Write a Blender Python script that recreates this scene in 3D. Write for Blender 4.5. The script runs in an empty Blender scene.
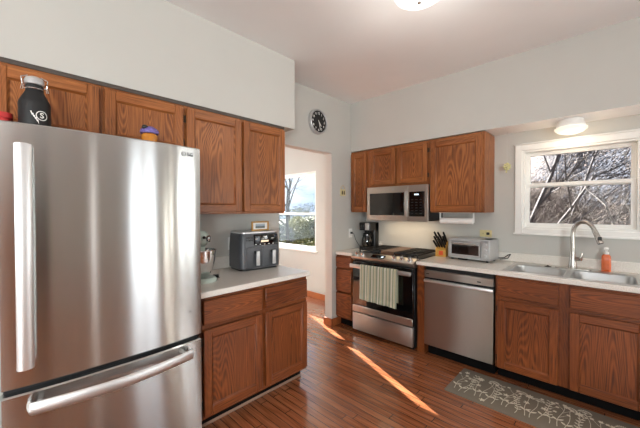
import bpy, bmesh, math, random
from mathutils import Vector, Matrix, Euler
PI = math.pi
S = bpy.context.scene
COL = S.collection

# ------------------------------------------------------------------ camera
CAM_H = 1.424
YAW, PITCH, ROLL, FPX = math.radians(43.884), math.radians(-0.7525), math.radians(-0.131), 307.78
fw = Vector((math.cos(YAW)*math.cos(PITCH), math.sin(YAW)*math.cos(PITCH), math.sin(PITCH)))
rt = Vector((math.sin(YAW), -math.cos(YAW), 0)); upv = rt.cross(fw)
rt, upv = rt*math.cos(ROLL)+upv*math.sin(ROLL), upv*math.cos(ROLL)-rt*math.sin(ROLL)
cd = bpy.data.cameras.new('camera'); cam = bpy.data.objects.new('camera', cd); COL.objects.link(cam)
cd.sensor_width = 36; cd.lens = FPX/640*36; cd.clip_start = .05; cd.clip_end = 300
M = Matrix((rt, upv, -fw)).transposed().to_4x4(); M.translation = (0, 0, CAM_H)
cam.matrix_world = M
S.camera = cam

# ------------------------------------------------------------------ exposure, sky, sun, added daylight lamps
S.view_settings.view_transform = 'Standard'; S.view_settings.look = 'None'
S.view_settings.exposure = 0.5; S.view_settings.gamma = 1.0; S.view_settings.use_curve_mapping = False
S.cycles.max_bounces = 8; S.cycles.diffuse_bounces = 5; S.cycles.glossy_bounces = 4
S.cycles.transparent_max_bounces = 12; S.cycles.sample_clamp_indirect = 4.0
S.cycles.caustics_reflective = False; S.cycles.caustics_refractive = False

SKY_STRENGTH = 1.0
W = bpy.data.worlds.new('sky'); S.world = W; W.use_nodes = True
nt = W.node_tree; nt.nodes.clear()
def wn(t, **k):
    n = nt.nodes.new(t)
    for a, b in k.items(): setattr(n, a, b)
    return n
wo = wn('ShaderNodeOutputWorld'); wb = wn('ShaderNodeBackground'); wb.inputs[1].default_value = SKY_STRENGTH
tc = wn('ShaderNodeTexCoord'); mp = wn('ShaderNodeMapping'); mp.inputs['Scale'].default_value = (1, 1, 2.6)
no = wn('ShaderNodeTexNoise'); no.inputs['Scale'].default_value = 3.2; no.inputs['Detail'].default_value = 7
cr = wn('ShaderNodeValToRGB'); e = cr.color_ramp.elements
e[0].position = .40; e[0].color = (.42, .58, .88, 1); e[1].position = .60; e[1].color = (.93, .95, 1.0, 1)
nt.links.new(tc.outputs['Generated'], mp.inputs[0]); nt.links.new(mp.outputs[0], no.inputs['Vector'])
nt.links.new(no.outputs[0], cr.inputs[0]); nt.links.new(cr.outputs[0], wb.inputs[0]); nt.links.new(wb.outputs[0], wo.inputs[0])

SUN_STRENGTH = 62.0
SUN_RATIO, SUN_EL = 2.45, math.radians(26.1)
sdir = Vector((1, SUN_RATIO, 0)).normalized()*math.cos(SUN_EL)+Vector((0, 0, math.sin(SUN_EL)))   # towards the sun
sl = bpy.data.lights.new('sun', 'SUN'); sl.energy = SUN_STRENGTH; sl.angle = math.radians(.3); sl.color = (1, .97, .93)
so = bpy.data.objects.new('sun', sl); COL.objects.link(so); so.rotation_euler = sdir.to_track_quat('Z', 'Y').to_euler()
so.location = sdir*20

def area(name, loc, direction, sx, sy, power, color=(1, 1, 1)):
    l = bpy.data.lights.new(name, 'AREA'); l.shape = 'RECTANGLE'; l.size = sx; l.size_y = sy; l.energy = power; l.color = color
    o = bpy.data.objects.new(name, l); COL.objects.link(o); o.location = loc
    o.rotation_euler = Vector(direction).to_track_quat('-Z', 'Y').to_euler()
    return o
# area lamps added as daylight at unseen windows behind camera and in nook
area('fill_lamp_dining', (-3.05, -3.36, 1.45), (.25, 1, .55), 2.3, 1.9, 235, (.93, .985, .985))  # added main fill for the room, mostly towards the fridge wall
area('daylight_patio_door', (2.2, -3.36, 1.25), (-.15, 1, .30), .8, 2.2, 13, (.93, .985, .985))
area('fill_lamp_east', (3.68, -2.2, 1.5), (-1, .35, -.05), 1.3, 1.05, 20, (.93, .985, .985))  # added fill to brighten the left counter
area('reflection_strip_lamp', (.96, -3.33, 1.2), (0, 1, 0), .07, 2.1, .9, (1, .86, .7))  # added to put a warm streak in the fridge reflection
area('fill_lamp_living', (-4.76, -.6, 1.5), (1, .1, .0), 2.4, 1.8, 42, (.93, .985, .985))  # added fill for the range and sink fronts
area('fill_lamp_nook', (2.2, 5.35, 1.5), (0, -1, .1), 1.6, 1.5, 26, (.84, .95, 1))  # added fill to brighten the nook, its window is unseen

# ------------------------------------------------------------------ materials
def srgb(r, g, b):
    f = lambda c: (c/12.92 if c <= .04045 else ((c+.055)/1.055)**2.4)
    return (f(r/255), f(g/255), f(b/255), 1)
class NT:
    def __init__(s, name):
        s.m = bpy.data.materials.new(name); s.m.use_nodes = True; s.t = s.m.node_tree
        s.p = s.t.nodes['Principled BSDF']
    def n(s, t, **k):
        x = s.t.nodes.new(t)
        for a, b in k.items(): setattr(x, a, b)
        return x
    def l(s, a, b): s.t.links.new(a, b)
    def math(s, op, a, b=None):
        x = s.n('ShaderNodeMath', operation=op)
        for i, v in enumerate((a, b)):
            if v is None: continue
            if isinstance(v, (int, float)): x.inputs[i].default_value = v
            else: s.l(v, x.inputs[i])
        return x.outputs[0]
    def ramp(s, fac, stops, interp='LINEAR'):
        x = s.n('ShaderNodeValToRGB'); x.color_ramp.interpolation = interp
        el = x.color_ramp.elements
        while len(el) < len(stops): el.new(.5)
        for q, (p, c) in zip(el, stops): q.position = p; q.color = c if len(c) == 4 else (*c, 1)
        s.l(fac, x.inputs[0]); return x.outputs[0]
    def mix(s, a, b, fac, mode='MIX'):
        x = s.n('ShaderNodeMix', data_type='RGBA', blend_type=mode)
        for sock, v in ((x.inputs[0], fac), (x.inputs[6], a), (x.inputs[7], b)):
            if isinstance(v, (int, float, tuple)): sock.default_value = v
            else: s.l(v, sock)
        return x.outputs[2]
    def bump(s, h, strength, dist=.002):
        b = s.n('ShaderNodeBump'); b.inputs['Strength'].default_value = strength; b.inputs['Distance'].default_value = dist
        s.l(h, b.inputs['Height']); s.l(b.outputs[0], s.p.inputs['Normal'])
    def noise(s, vec, scale, detail=2, rough=.5, dist=0):
        x = s.n('ShaderNodeTexNoise'); x.inputs['Scale'].default_value = scale; x.inputs['Detail'].default_value = detail
        x.inputs['Roughness'].default_value = rough; x.inputs['Distortion'].default_value = dist
        s.l(vec, x.inputs['Vector']); return x.outputs[0]
    def obj(s, scale=(1, 1, 1), rnd=False):
        t = s.n('ShaderNodeTexCoord'); out = t.outputs['Object']
        if rnd:
            oi = s.n('ShaderNodeObjectInfo'); v = s.n('ShaderNodeVectorMath', operation='SCALE')
            c = s.n('ShaderNodeCombineXYZ')
            for i, k in enumerate((17.3, 31.7, 23.1)): s.l(s.math('MULTIPLY', oi.outputs['Random'], k), c.inputs[i])
            a = s.n('ShaderNodeVectorMath', operation='ADD'); s.l(out, a.inputs[0]); s.l(c.outputs[0], a.inputs[1]); out = a.outputs[0]
        m = s.n('ShaderNodeMapping'); m.inputs['Scale'].default_value = scale; s.l(out, m.inputs[0]); return m.outputs[0]
def plain(name, col, rough=.5, metal=0, noise=.06, coat=0, spec=None, bump=0, nscale=40):
    k = NT(name); k.p.inputs['Roughness'].default_value = rough; k.p.inputs['Metallic'].default_value = metal
    v = k.noise(k.obj(), nscale, 3)
    c0 = tuple(c*(1-noise) for c in col[:3]); c1 = tuple(min(1, c*(1+noise)) for c in col[:3])
    k.l(k.ramp(v, [(.35, c0), (.65, c1)]), k.p.inputs['Base Color'])
    if coat: k.p.inputs['Coat Weight'].default_value = coat; k.p.inputs['Coat Roughness'].default_value = .08
    if spec is not None: k.p.inputs['Specular IOR Level'].default_value = spec
    if bump: k.bump(v, bump)
    return k.m
def oak(name, axis, dark, mid, light, amp=.27):
    k = NT(name)
    sc = [1, 1, 1]; sc[axis] = .12
    v = k.obj(tuple(sc), True)
    big = k.noise(v, 4.6, 1.4, .4, .1)
    ring = k.math('SINE', k.math('MULTIPLY', big, 400))
    ring = k.math('ADD', k.math('MULTIPLY', ring, .5), .5)
    sf = [1, 1, 1]; sf[axis] = .035
    fine = k.noise(k.obj(tuple(sf), True), 150, 3, .6)
    tone = k.noise(k.obj((1, 1, 1), True), 1.6, 1)
    ring = k.math('POWER', ring, 1.6)
    val = k.math('ADD', k.math('MULTIPLY', ring, amp), k.math('MULTIPLY', fine, 1.05-amp))
    col = k.ramp(val, [(.28, dark), (.50, mid), (.80, light)])
    col = k.mix(col, k.ramp(tone, [(.3, (.74, .70, .68)), (.7, (1.12, 1.12, 1.12))]), 1.0, 'MULTIPLY')
    k.l(col, k.p.inputs['Base Color'])
    k.p.inputs['Roughness'].default_value = .38; k.p.inputs['Specular IOR Level'].default_value = .4
    k.bump(fine, .12, .001)
    return k.m
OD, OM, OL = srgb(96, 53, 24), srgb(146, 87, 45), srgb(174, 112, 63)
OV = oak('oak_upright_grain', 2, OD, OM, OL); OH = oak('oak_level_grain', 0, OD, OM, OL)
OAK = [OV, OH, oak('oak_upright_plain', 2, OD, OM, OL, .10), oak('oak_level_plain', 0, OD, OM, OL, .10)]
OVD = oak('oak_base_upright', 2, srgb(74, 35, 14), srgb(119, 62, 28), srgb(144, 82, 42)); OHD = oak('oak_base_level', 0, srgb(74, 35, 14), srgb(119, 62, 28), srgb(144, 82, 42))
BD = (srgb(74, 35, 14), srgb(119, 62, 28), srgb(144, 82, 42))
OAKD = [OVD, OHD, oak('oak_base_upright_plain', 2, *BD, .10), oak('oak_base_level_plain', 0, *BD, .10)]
def steel(name, brush_axis=0, col=(.62, .61, .59), rough=.26, aniso=.75):
    k = NT(name); sc = [60, 60, 60]; sc[brush_axis] = .8
    v = k.noise(k.obj(tuple(sc)), 5, 3, .6)
    k.l(k.ramp(v, [(.3, tuple(c*.98 for c in col)), (.7, tuple(min(1, c*1.02) for c in col))]), k.p.inputs['Base Color'])
    k.p.inputs['Metallic'].default_value = 1
    k.l(k.math('ADD', k.math('MULTIPLY', v, .03), rough-.015), k.p.inputs['Roughness'])
    if aniso:
        k.p.inputs['Anisotropic'].default_value = aniso
        t = k.n('ShaderNodeTangent', direction_type='RADIAL', axis='Z'); k.l(t.outputs[0], k.p.inputs['Tangent']); k.p.inputs['Anisotropic Rotation'].default_value = .25
    return k.m
STEEL = steel('brushed_steel', 2, (.57, .575, .565), .185, 1.0); STEEL_DW = steel('brushed_steel_warm', 2, (.57, .545, .515), .36, .35)
STEEL_D = steel('dishwasher_steel', 2, (.47, .435, .40), .30, .9)
SINKSTEEL = steel('sink_steel', 1, (.60, .59, .57), .30, 0)
CHROME = plain('polished_chrome', (.78, .78, .78, 1), .10, 1, .02)
NICKEL = plain('brushed_nickel', (.47, .44, .40, 1), .27, 1, .03)
SILVER = plain('silver_plastic', srgb(198, 198, 198), .32, .45, .03)
BLACK = plain('black_plastic', srgb(22, 22, 23), .35, 0, .1)
BLACKM = plain('matt_black', srgb(20, 20, 21), .6, 0, .1)
GLASSBLACK = plain('black_glass', srgb(9, 9, 10), .06, 0, .05, spec=.6)
IRON = plain('cast_iron', srgb(26, 25, 25), .55, 0, .15)
WHITE = plain('white_paint_trim', srgb(236, 236, 232), .35, 0, .01)
WHITEP = plain('white_plastic', srgb(238, 238, 234), .3, 0, .01)
PAPER = plain('paper_white', srgb(240, 238, 234), .8, 0, .02)
DARKGREY = plain('dark_grey_enamel', srgb(70, 70, 72), .45, 0, .04)
FRYER = plain('charcoal_plastic', srgb(74, 76, 80), .38, 0, .05)
BRASS = plain('brass', (.72, .52, .26, 1), .3, 1, .05)
BRONZE = plain('dark_bronze', srgb(58, 44, 32), .4, .6, .08)
MINT = plain('mint_enamel', srgb(196, 212, 202), .25, 0, .02, .4)
CREAM = plain('cream_plate', srgb(214, 200, 150), .4, 0, .03)
AMBER = plain('amber_honey', srgb(190, 120, 40), .15, 0, .08, .3)
PURPLE = plain('purple_print', srgb(110, 95, 160), .5, 0, .25, nscale=90)
ORANGE = plain('orange_soap', srgb(226, 112, 66), .2, 0, .04, .3)
RED = plain('red_plastic', srgb(190, 50, 50), .4, 0, .03)
BLOCKWOOD = plain('pale_block_wood', srgb(200, 150, 70), .5, 0, .08)
LABELRED = plain('orange_label', srgb(216, 82, 40), .5, 0, .05)
TAN = plain('griddle_brown', srgb(104, 74, 54), .42, .1, .12)
SHADOWSTRIP = plain('shadow_gap_dark', srgb(74, 66, 60), .6, 0, .06)  # dark colour standing in for shade below the soffit
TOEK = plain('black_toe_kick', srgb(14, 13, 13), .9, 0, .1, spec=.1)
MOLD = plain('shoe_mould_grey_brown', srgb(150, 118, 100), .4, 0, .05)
GOLDFRAME = plain('gilt_frame', srgb(176, 134, 70), .4, .3, .08)
WALL = plain('wall_grey_paint', srgb(194, 193, 187), .75, 0, .012, nscale=3, spec=.2)
WALLS = plain('wall_soffit_paint', srgb(194, 193, 187), .75, 0, .012, nscale=3, spec=.2)
CEIL = plain('ceiling_white_paint', srgb(242, 243, 243), .85, 0, .01, nscale=3, spec=.1)
def emit(name, col, strength, base=(.9, .9, .9, 1)):
    k = NT(name); v = k.noise(k.obj(), 9, 1)
    k.l(k.ramp(v, [(.3, tuple(c*.97 for c in col)), (.7, col)]), k.p.inputs['Emission Color']); k.p.inputs['Emission Strength'].default_value = strength
    k.p.inputs['Base Color'].default_value = base; k.p.inputs['Roughness'].default_value = .25
    return k.m
LAMPGLASS = emit('lit_opal_glass', (1, .98, .94), .62); LAMPWARM = emit('lit_warm_opal_glass', (1, .86, .66), .62, (.5, .48, .44, 1))
LCD = emit('lit_display', (.75, .9, 1), 1.2, (.05, .05, .05, 1)); LCDO = emit('lit_amber_display', (1, .75, .5), .9, (.05, .05, .05, 1))
def glassmat():
    k = NT('window_glass'); out = k.t.nodes['Material Output']
    tr = k.n('ShaderNodeBsdfTransparent'); tr.inputs[0].default_value = (.96, .97, .97, 1)
    gl = k.n('ShaderNodeBsdfGlossy'); gl.inputs['Roughness'].default_value = .02
    lw = k.n('ShaderNodeLayerWeight'); lw.inputs[0].default_value = .18
    mx = k.n('ShaderNodeMixShader'); k.l(k.math('MULTIPLY', lw.outputs['Fresnel'], .5), mx.inputs[0]); k.l(tr.outputs[0], mx.inputs[1]); k.l(gl.outputs[0], mx.inputs[2])
    k.l(mx.outputs[0], out.inputs[0]); return k.m
GLASS = glassmat()
def clearglass(name, tint):
    k = NT(name); out = k.t.nodes['Material Output']
    tr = k.n('ShaderNodeBsdfTransparent'); tr.inputs[0].default_value = tint
    gl = k.n('ShaderNodeBsdfGlossy'); gl.inputs['Roughness'].default_value = .04
    mx = k.n('ShaderNodeMixShader'); mx.inputs[0].default_value = .14; k.l(tr.outputs[0], mx.inputs[1]); k.l(gl.outputs[0], mx.inputs[2])
    k.l(mx.outputs[0], out.inputs[0]); return k.m
CARAFE = clearglass('smoked_glass', (.35, .33, .32, 1)); OVENGLASS = clearglass('toaster_glass', (.5, .5, .5, 1))
def countermat():
    k = NT('speckled_laminate'); o = k.obj()
    a = k.noise(o, 420, 2); b = k.noise(o, 160, 3)
    c = k.ramp(k.math('ADD', k.math('MULTIPLY', a, .6), k.math('MULTIPLY', b, .4)), [(.36, srgb(206, 200, 190)), (.5, srgb(226, 222, 214)), (.66, srgb(238, 236, 230))])
    k.l(c, k.p.inputs['Base Color']); k.p.inputs['Roughness'].default_value = .22; return k.m
COUNTER = countermat()
def floormat():
    k = NT('strip_oak_floor'); t = k.n('ShaderNodeTexCoord'); sp = k.n('ShaderNodeSeparateXYZ'); k.l(t.outputs['Object'], sp.inputs[0])
    x, y = sp.outputs[0], sp.outputs[1]; Wd, Ln = .057, .85
    rowf = k.math('DIVIDE', x, Wd); row = k.math('FLOOR', rowf); fx = k.math('FRACT', rowf)
    wn1 = k.n('ShaderNodeTexWhiteNoise', noise_dimensions='1D'); k.l(row, wn1.inputs['W'])
    yf = k.math('ADD', k.math('DIVIDE', y, Ln), k.math('MULTIPLY', wn1.outputs['Value'], 7.3)); seg = k.math('FLOOR', yf); fy = k.math('FRACT', yf)
    wn2 = k.n('ShaderNodeTexWhiteNoise', noise_dimensions='2D'); cb = k.n('ShaderNodeCombineXYZ'); k.l(row, cb.inputs[0]); k.l(seg, cb.inputs[1]); k.l(cb.outputs[0], wn2.inputs['Vector'])
    pid = wn2.outputs['Value']
    ofs = k.n('ShaderNodeCombineXYZ'); k.l(k.math('MULTIPLY', pid, 31), ofs.inputs[0]); k.l(k.math('MULTIPLY', pid, 57), ofs.inputs[1])
    ad = k.n('ShaderNodeVectorMath', operation='ADD'); k.l(t.outputs['Object'], ad.inputs[0]); k.l(ofs.outputs[0], ad.inputs[1])
    m = k.n('ShaderNodeMapping'); m.inputs['Scale'].default_value = (1, .06, 1); k.l(ad.outputs[0], m.inputs[0])
    fine = k.noise(m.outputs[0], 130, 3, .6); big = k.noise(m.outputs[0], 16, 2)
    ring = k.math('ADD', k.math('MULTIPLY', k.math('SINE', k.math('MULTIPLY', big, 40)), .5), .5)
    v = k.math('ADD', k.math('ADD', k.math('MULTIPLY', fine, .45), k.math('MULTIPLY', ring, .24)), k.math('MULTIPLY', pid, .24))
    c = k.ramp(v, [(.22, srgb(122, 67, 40)), (.5, srgb(154, 92, 58)), (.85, srgb(178, 116, 78))])
    gx = k.math('MINIMUM', fx, k.math('SUBTRACT', 1, fx)); gy = k.math('MULTIPLY', k.math('MINIMUM', fy, k.math('SUBTRACT', 1, fy)), Ln/Wd)
    g = k.math('MINIMUM', gx, gy); gap = k.ramp(g, [(.02, (0, 0, 0, 1)), (.06, (1, 1, 1, 1))])
    k.l(k.mix(srgb(44, 18, 9), c, gap), k.p.inputs['Base Color'])
    k.l(k.math('ADD', k.math('MULTIPLY', fine, .10), .17), k.p.inputs['Roughness'])
    k.p.inputs['Coat Weight'].default_value = 1.0; k.p.inputs['Coat Roughness'].default_value = .13; k.bump(gap, .35, .0015); k.p.inputs['Specular IOR Level'].default_value = .5
    return k.m
FLOOR = floormat()
BASEB = plain('oak_baseboard', srgb(158, 88, 46), .4, 0, .12, nscale=60)

# ------------------------------------------------------------------ mesh builder
class MB:
    def __init__(s): s.bm = bmesh.new()
    def _merge(s, b, mi, M=None, smooth=False):
        if M is not None: b.transform(M)
        for f in b.faces: f.material_index = mi; f.smooth = smooth
        me = bpy.data.meshes.new('tmp'); b.to_mesh(me); b.free(); s.bm.from_mesh(me); bpy.data.meshes.remove(me)
    def box(s, x0, y0, z0, x1, y1, z1, mi=0, bev=0, seg=1, M=None):
        b = bmesh.new(); bmesh.ops.create_cube(b, size=1)
        for v in b.verts: v.co = Vector(((x0+x1)/2+v.co.x*(x1-x0), (y0+y1)/2+v.co.y*(y1-y0), (z0+z1)/2+v.co.z*(z1-z0)))
        if bev: bmesh.ops.bevel(b, geom=b.edges[:], offset=bev, segments=seg, profile=.5, affect='EDGES')
        s._merge(b, mi, M, bev > 0 and seg > 1); return s
    def loops(s, loops, mi=0, cap0=True, cap1=True, closed=False, smooth=True, M=None):
        b = bmesh.new(); vs = [[b.verts.new(p) for p in L] for L in loops]; n = len(loops[0])
        pairs = list(zip(vs, vs[1:])) + ([(vs[-1], vs[0])] if closed else [])
        for A, B in pairs:
            for i in range(n):
                j = (i+1) % n
                try: b.faces.new((A[i], A[j], B[j], B[i]))
                except ValueError: pass
        if not closed:
            if cap0: b.faces.new(vs[0][::-1])
            if cap1: b.faces.new(vs[-1])
        bmesh.ops.recalc_face_normals(b, faces=b.faces[:])
        s._merge(b, mi, M, smooth); return s
    def tube(s, pts, r, seg=8, mi=0, closed=False, prof=None, up=None, cap=True, M=None):
        P = [Vector(p) for p in pts]; n = len(P); L = []
        R = r if isinstance(r, (list, tuple)) else [r]*n
        u = None
        for i, p in enumerate(P):
            if closed: t = (P[(i+1) % n]-P[i-1]).normalized()
            else: t = (P[min(i+1, n-1)]-P[max(i-1, 0)]).normalized()
            if up is not None: u = Vector(up)
            elif u is None: u = Vector((0, 0, 1)) if abs(t.z) < .9 else Vector((1, 0, 0))
            u = (u-t*u.dot(t)).normalized(); w = t.cross(u)
            if prof: L.append([p+w*a+u*b for a, b in prof])
            else: L.append([p+(w*math.cos(2*PI*k/seg)+u*math.sin(2*PI*k/seg))*R[i] for k in range(seg)])
        return s.loops(L, mi, cap, cap, closed, prof is None, M)
    def cyl(s, p0, p1, r0, r1=None, seg=20, mi=0, M=None):
        return s.tube([p0, p1], [r0, r0 if r1 is None else r1], seg, mi, M=M)
    def lathe(s, prof, c=(0, 0, 0), seg=32, mi=0, M=None, cap=True):
        c = Vector(c)
        L = [[c+Vector((max(r, 1e-4)*math.cos(2*PI*k/seg), max(r, 1e-4)*math.sin(2*PI*k/seg), z)) for k in range(seg)] for r, z in prof]
        return s.loops(L, mi, cap, cap, M=M)
    def prism(s, poly, h0, h1, plane='xy', mi=0, M=None, smooth=False):
        f = {'xy': lambda a, b, c: (a, b, c), 'xz': lambda a, b, c: (a, c, b), 'yz': lambda a, b, c: (c, a, b)}[plane]
        return s.loops([[f(a, b, h0) for a, b in poly], [f(a, b, h1) for a, b in poly]], mi, smooth=smooth, M=M)
    def ball(s, c, r, seg=16, mi=0, M=None):
        r = r if isinstance(r, (tuple, list)) else (r, r, r)
        b = bmesh.new(); bmesh.ops.create_uvsphere(b, u_segments=seg, v_segments=max(6, seg//2), radius=1)
        for v in b.verts: v.co = Vector((c[0]+v.co.x*r[0], c[1]+v.co.y*r[1], c[2]+v.co.z*r[2]))
        s._merge(b, mi, M, True); return s
    def quad(s, pts, mi=0):
        f = s.bm.faces.new([s.bm.verts.new(p) for p in pts]); f.material_index = mi; return s
    def mesh(s, me, mi=0, M=None):
        b = bmesh.new(); b.from_mesh(me); s._merge(b, mi, M); return s
    def obj(s, name, mats, parent=None, sharp=40, loc=None, rot=None):
        me = bpy.data.meshes.new(name); s.bm.to_mesh(me); s.bm.free()
        for m in (mats if isinstance(mats, (list, tuple)) else [mats]): me.materials.append(m)
        me.set_sharp_from_angle(angle=math.radians(sharp))
        o = bpy.data.objects.new(name, me); COL.objects.link(o); o.parent = parent
        if loc is not None: o.location = loc
        if rot is not None: o.rotation_euler = rot
        return o
def rrect(x0, y0, x1, y1, r, n=5, z=None):
    P = []
    for cx, cy, a in ((x1-r, y1-r, 0), (x0+r, y1-r, PI/2), (x0+r, y0+r, PI), (x1-r, y0+r, 1.5*PI)):
        for k in range(n+1):
            t = a+PI/2*k/n; P.append((cx+r*math.cos(t), cy+r*math.sin(t)) if z is None else (cx+r*math.cos(t), cy+r*math.sin(t), z))
    return P
def thing(name, label, cat, loc=(0, 0, 0), rz=0, group=None):
    o = bpy.data.objects.new(name, None); COL.objects.link(o); o.empty_display_size = .05
    o.location = loc; o.rotation_euler = (0, 0, rz); o['label'] = label; o['category'] = cat
    if group: o['group'] = group
    return o
def tag(o, label, cat, group=None, kind=None):
    o['label'] = label; o['category'] = cat
    if group: o['group'] = group
    if kind: o['kind'] = kind
    return o
def struct(name, mb, mats, label=None, parent=None):
    o = mb.obj(name, mats, parent)
    if parent is None:
        o['kind'] = 'structure'
        if label: o['label'] = label
    return o
def textmesh(txt, size, bold=False):
    cu = bpy.data.curves.new('t', 'FONT'); cu.body = txt; cu.size = size; cu.align_x = 'CENTER'; cu.align_y = 'CENTER'
    cu.extrude = .0004; cu.offset = size*.02 if bold else 0
    o = bpy.data.objects.new('t', cu); COL.objects.link(o)
    bpy.context.view_layer.update()
    me = bpy.data.meshes.new_from_object(o.evaluated_get(bpy.context.evaluated_depsgraph_get()))
    bpy.data.objects.remove(o); bpy.data.curves.remove(cu); return me
# text lies in xy facing +z; FRONT stands it up so that it faces local -y
FRONT = Matrix.Rotation(PI/2, 4, 'X')
RR = -PI/2                                  # right-hand run faces -X: local x runs along -Y
rnd = random.Random(7)

# ------------------------------------------------------------------ key planes
XR, YW, ZC = 3.515, 2.50, 2.80              # sink wall, fridge/clock wall, ceiling
XU, YU, ZS = 3.19, 2.155, 2.168             # upper-cabinet faces, soffit underside
XF, YF, CT = 2.895, 1.865, .914             # base-cabinet faces, counter height
XB, YB, YN = -4.6, -3.2, 5.2                # back-left wall, back wall, nook far wall
JX0, JX1, HZ, WT = 1.99, 2.805, 2.112, .115 # doorway into the nook

# ------------------------------------------------------------------ setting
struct('floor', MB().box(XB-.15, YB-.15, -.05, XR+.14, YN+.15, 0), FLOOR, 'strip oak floor running from the kitchen into the nook')
struct('ceiling', MB().box(XB-.15, YB-.15, ZC, XR+.14, YN+.15, ZC+.08), CEIL, 'pale flat ceiling')
w = MB(); w.box(XB, YW, 0, JX0, YW+WT, ZC); w.box(JX1, YW, 0, XR, YW+WT, ZC); w.box(JX0, YW, HZ, JX1, YW+WT, ZC)
struct('wall_left', w, WALL, 'grey wall with the clock and the open doorway to the nook')
W1 = (-.145, .665, 1.235, 1.995)            # sink window opening  y0 y1 z0 z1
W6 = (-2.9, -1.5, .95, 2.08)             # opening added behind the camera for a fill lamp
W2 = (3.47, 4.862, .76, 2.05)                # nook window opening
w = MB(); T0, T1 = XR, XR+.14
w.box(T0, YB, 0, T1, W6[0], ZC); w.box(T0, W6[1], 0, T1, W1[0], ZC); w.box(T0, W1[1], 0, T1, W2[0], ZC); w.box(T0, W2[1], 0, T1, YN, ZC)
for a in (W1, W2, W6): w.box(T0, a[0], 0, T1, a[1], a[2]); w.box(T0, a[0], a[3], T1, a[1], ZC)
struct('wall_right', w, WALL, 'grey wall with the sink window')
w = MB()
for x0, x1, z0, z1 in ((XB, -4.2, 0, ZC), (-1.9, .92, 0, ZC), (1.0, 1.72, 0, ZC), (.92, 1.0, 0, .1), (.92, 1.0, 2.3, ZC), (2.66, XR, 0, ZC), (1.72, 2.66, 2.3, ZC), (-4.2, -1.9, 0, .5), (-4.2, -1.9, 2.4, ZC)): w.box(x0, YB-.12, z0, x1, YB, z1)
struct('wall_back', w, WALL)
w = MB(); w.box(XB-.12, YB, 0, XB, -1.6, ZC); w.box(XB-.12, .8, 0, XB, YW, ZC); w.box(XB-.12, -1.6, 0, XB, .8, .85); w.box(XB-.12, -1.6, 2.35, XB, .8, ZC)
struct('wall_side', w, WALL)
w = MB(); w.box(.3, YW+WT, 0, .42, YN, ZC); w.box(.42, YN, 0, 1.4, YN+.12, ZC); w.box(3.0, YN, 0, XR, YN+.12, ZC); w.box(1.4, YN, 0, 3.0, YN+.12, .75); w.box(1.4, YN, 2.25, 3.0, YN+.12, ZC)
struct('wall_nook', w, WALL)
# unseen frames and doors behind the camera, mostly added for light and fridge reflections
d = MB()
for x in (1.72, 2.60): d.box(x, YB-.10, 0, x+.06, YB+.01, 2.3)
d.box(2.10, YB-.09, 0, 2.17, YB, 2.3); d.box(1.78, YB-.10, 2.24, 2.60, YB+.01, 2.3); d.box(1.78, YB-.10, 0, 2.60, YB+.01, .09)
struct('door_1', d, WHITE, 'white glazed patio door')
d = MB()
for x in (-4.2, -3.08, -1.96): d.box(x, YB-.10, .5, x+.06, YB+.01, 2.4)
d.box(-4.2, YB-.10, .5, -1.9, YB+.01, .56); d.box(-4.2, YB-.10, 2.34, -1.9, YB+.01, 2.4)
struct('fill_window_4', d, WHITE)  # made-up window around the dining fill lamp
d = MB(); d.box(-1.68, YB, 0, -.82, YB+.035, 2.05, 0, .004)  # unseen door added as a brown reflection for the fridge
for x0, x1 in ((-1.58, -1.29), (-1.21, -.92)):
    for z0_, z1_ in ((.2, .95), (1.05, 1.9)): d.box(x0, YB+.03, z0_, x1, YB+.042, z1_, 0, .004)
struct('added_oak_door', d, OV, 'oak panelled door added in the unseen back wall for the fridge reflection')
d = MB()
for x in (-1.76, -.82): d.box(x, YB, 0, x+.08, YB+.045, 2.13, 0, .004)
d.box(-1.76, YB, 2.05, -.74, YB+.044, 2.13, 0, .004)
struct('trim_3', d, OV)
d = MB()
for y in (W6[0], (W6[0]+W6[1])/2-.03, W6[1]-.06): d.box(XR, y, W6[2]+.06, XR+.1, y+.06, W6[3]-.06)
d.box(XR, W6[0], W6[2], XR+.1, W6[1], W6[2]+.06); d.box(XR, W6[0], W6[3]-.06, XR+.1, W6[1], W6[3])
struct('fill_window_6', d, WHITE)  # made-up window around the east fill lamp
d = MB()
for x in (.90, 1.0): d.box(x, YB, 0, x+.02, YB+.02, 2.32, 0, .003)
struct('reflection_strip_frame', d, WHITE)  # made-up slit for the warm reflection lamp
d = MB(); d.box(-.66, YB, 0, -.22, YB+.04, 2.05, 0, .004)  # unseen dark panel added to darken a band of the fridge reflection
struct('dark_reflection_panel', d, plain('dark_green_panel_paint', srgb(62, 66, 58), .5, 0, .04))
d = MB()
for y in (-1.6, -.43, .74): d.box(XB-.1, y, .85, XB+.01, y+.06, 2.35)
d.box(XB-.1, -1.6, .85, XB+.01, .8, .91); d.box(XB-.1, -1.6, 2.29, XB+.01, .8, 2.35)
struct('fill_window_3', d, WHITE)  # made-up window around the living-side fill lamp
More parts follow.
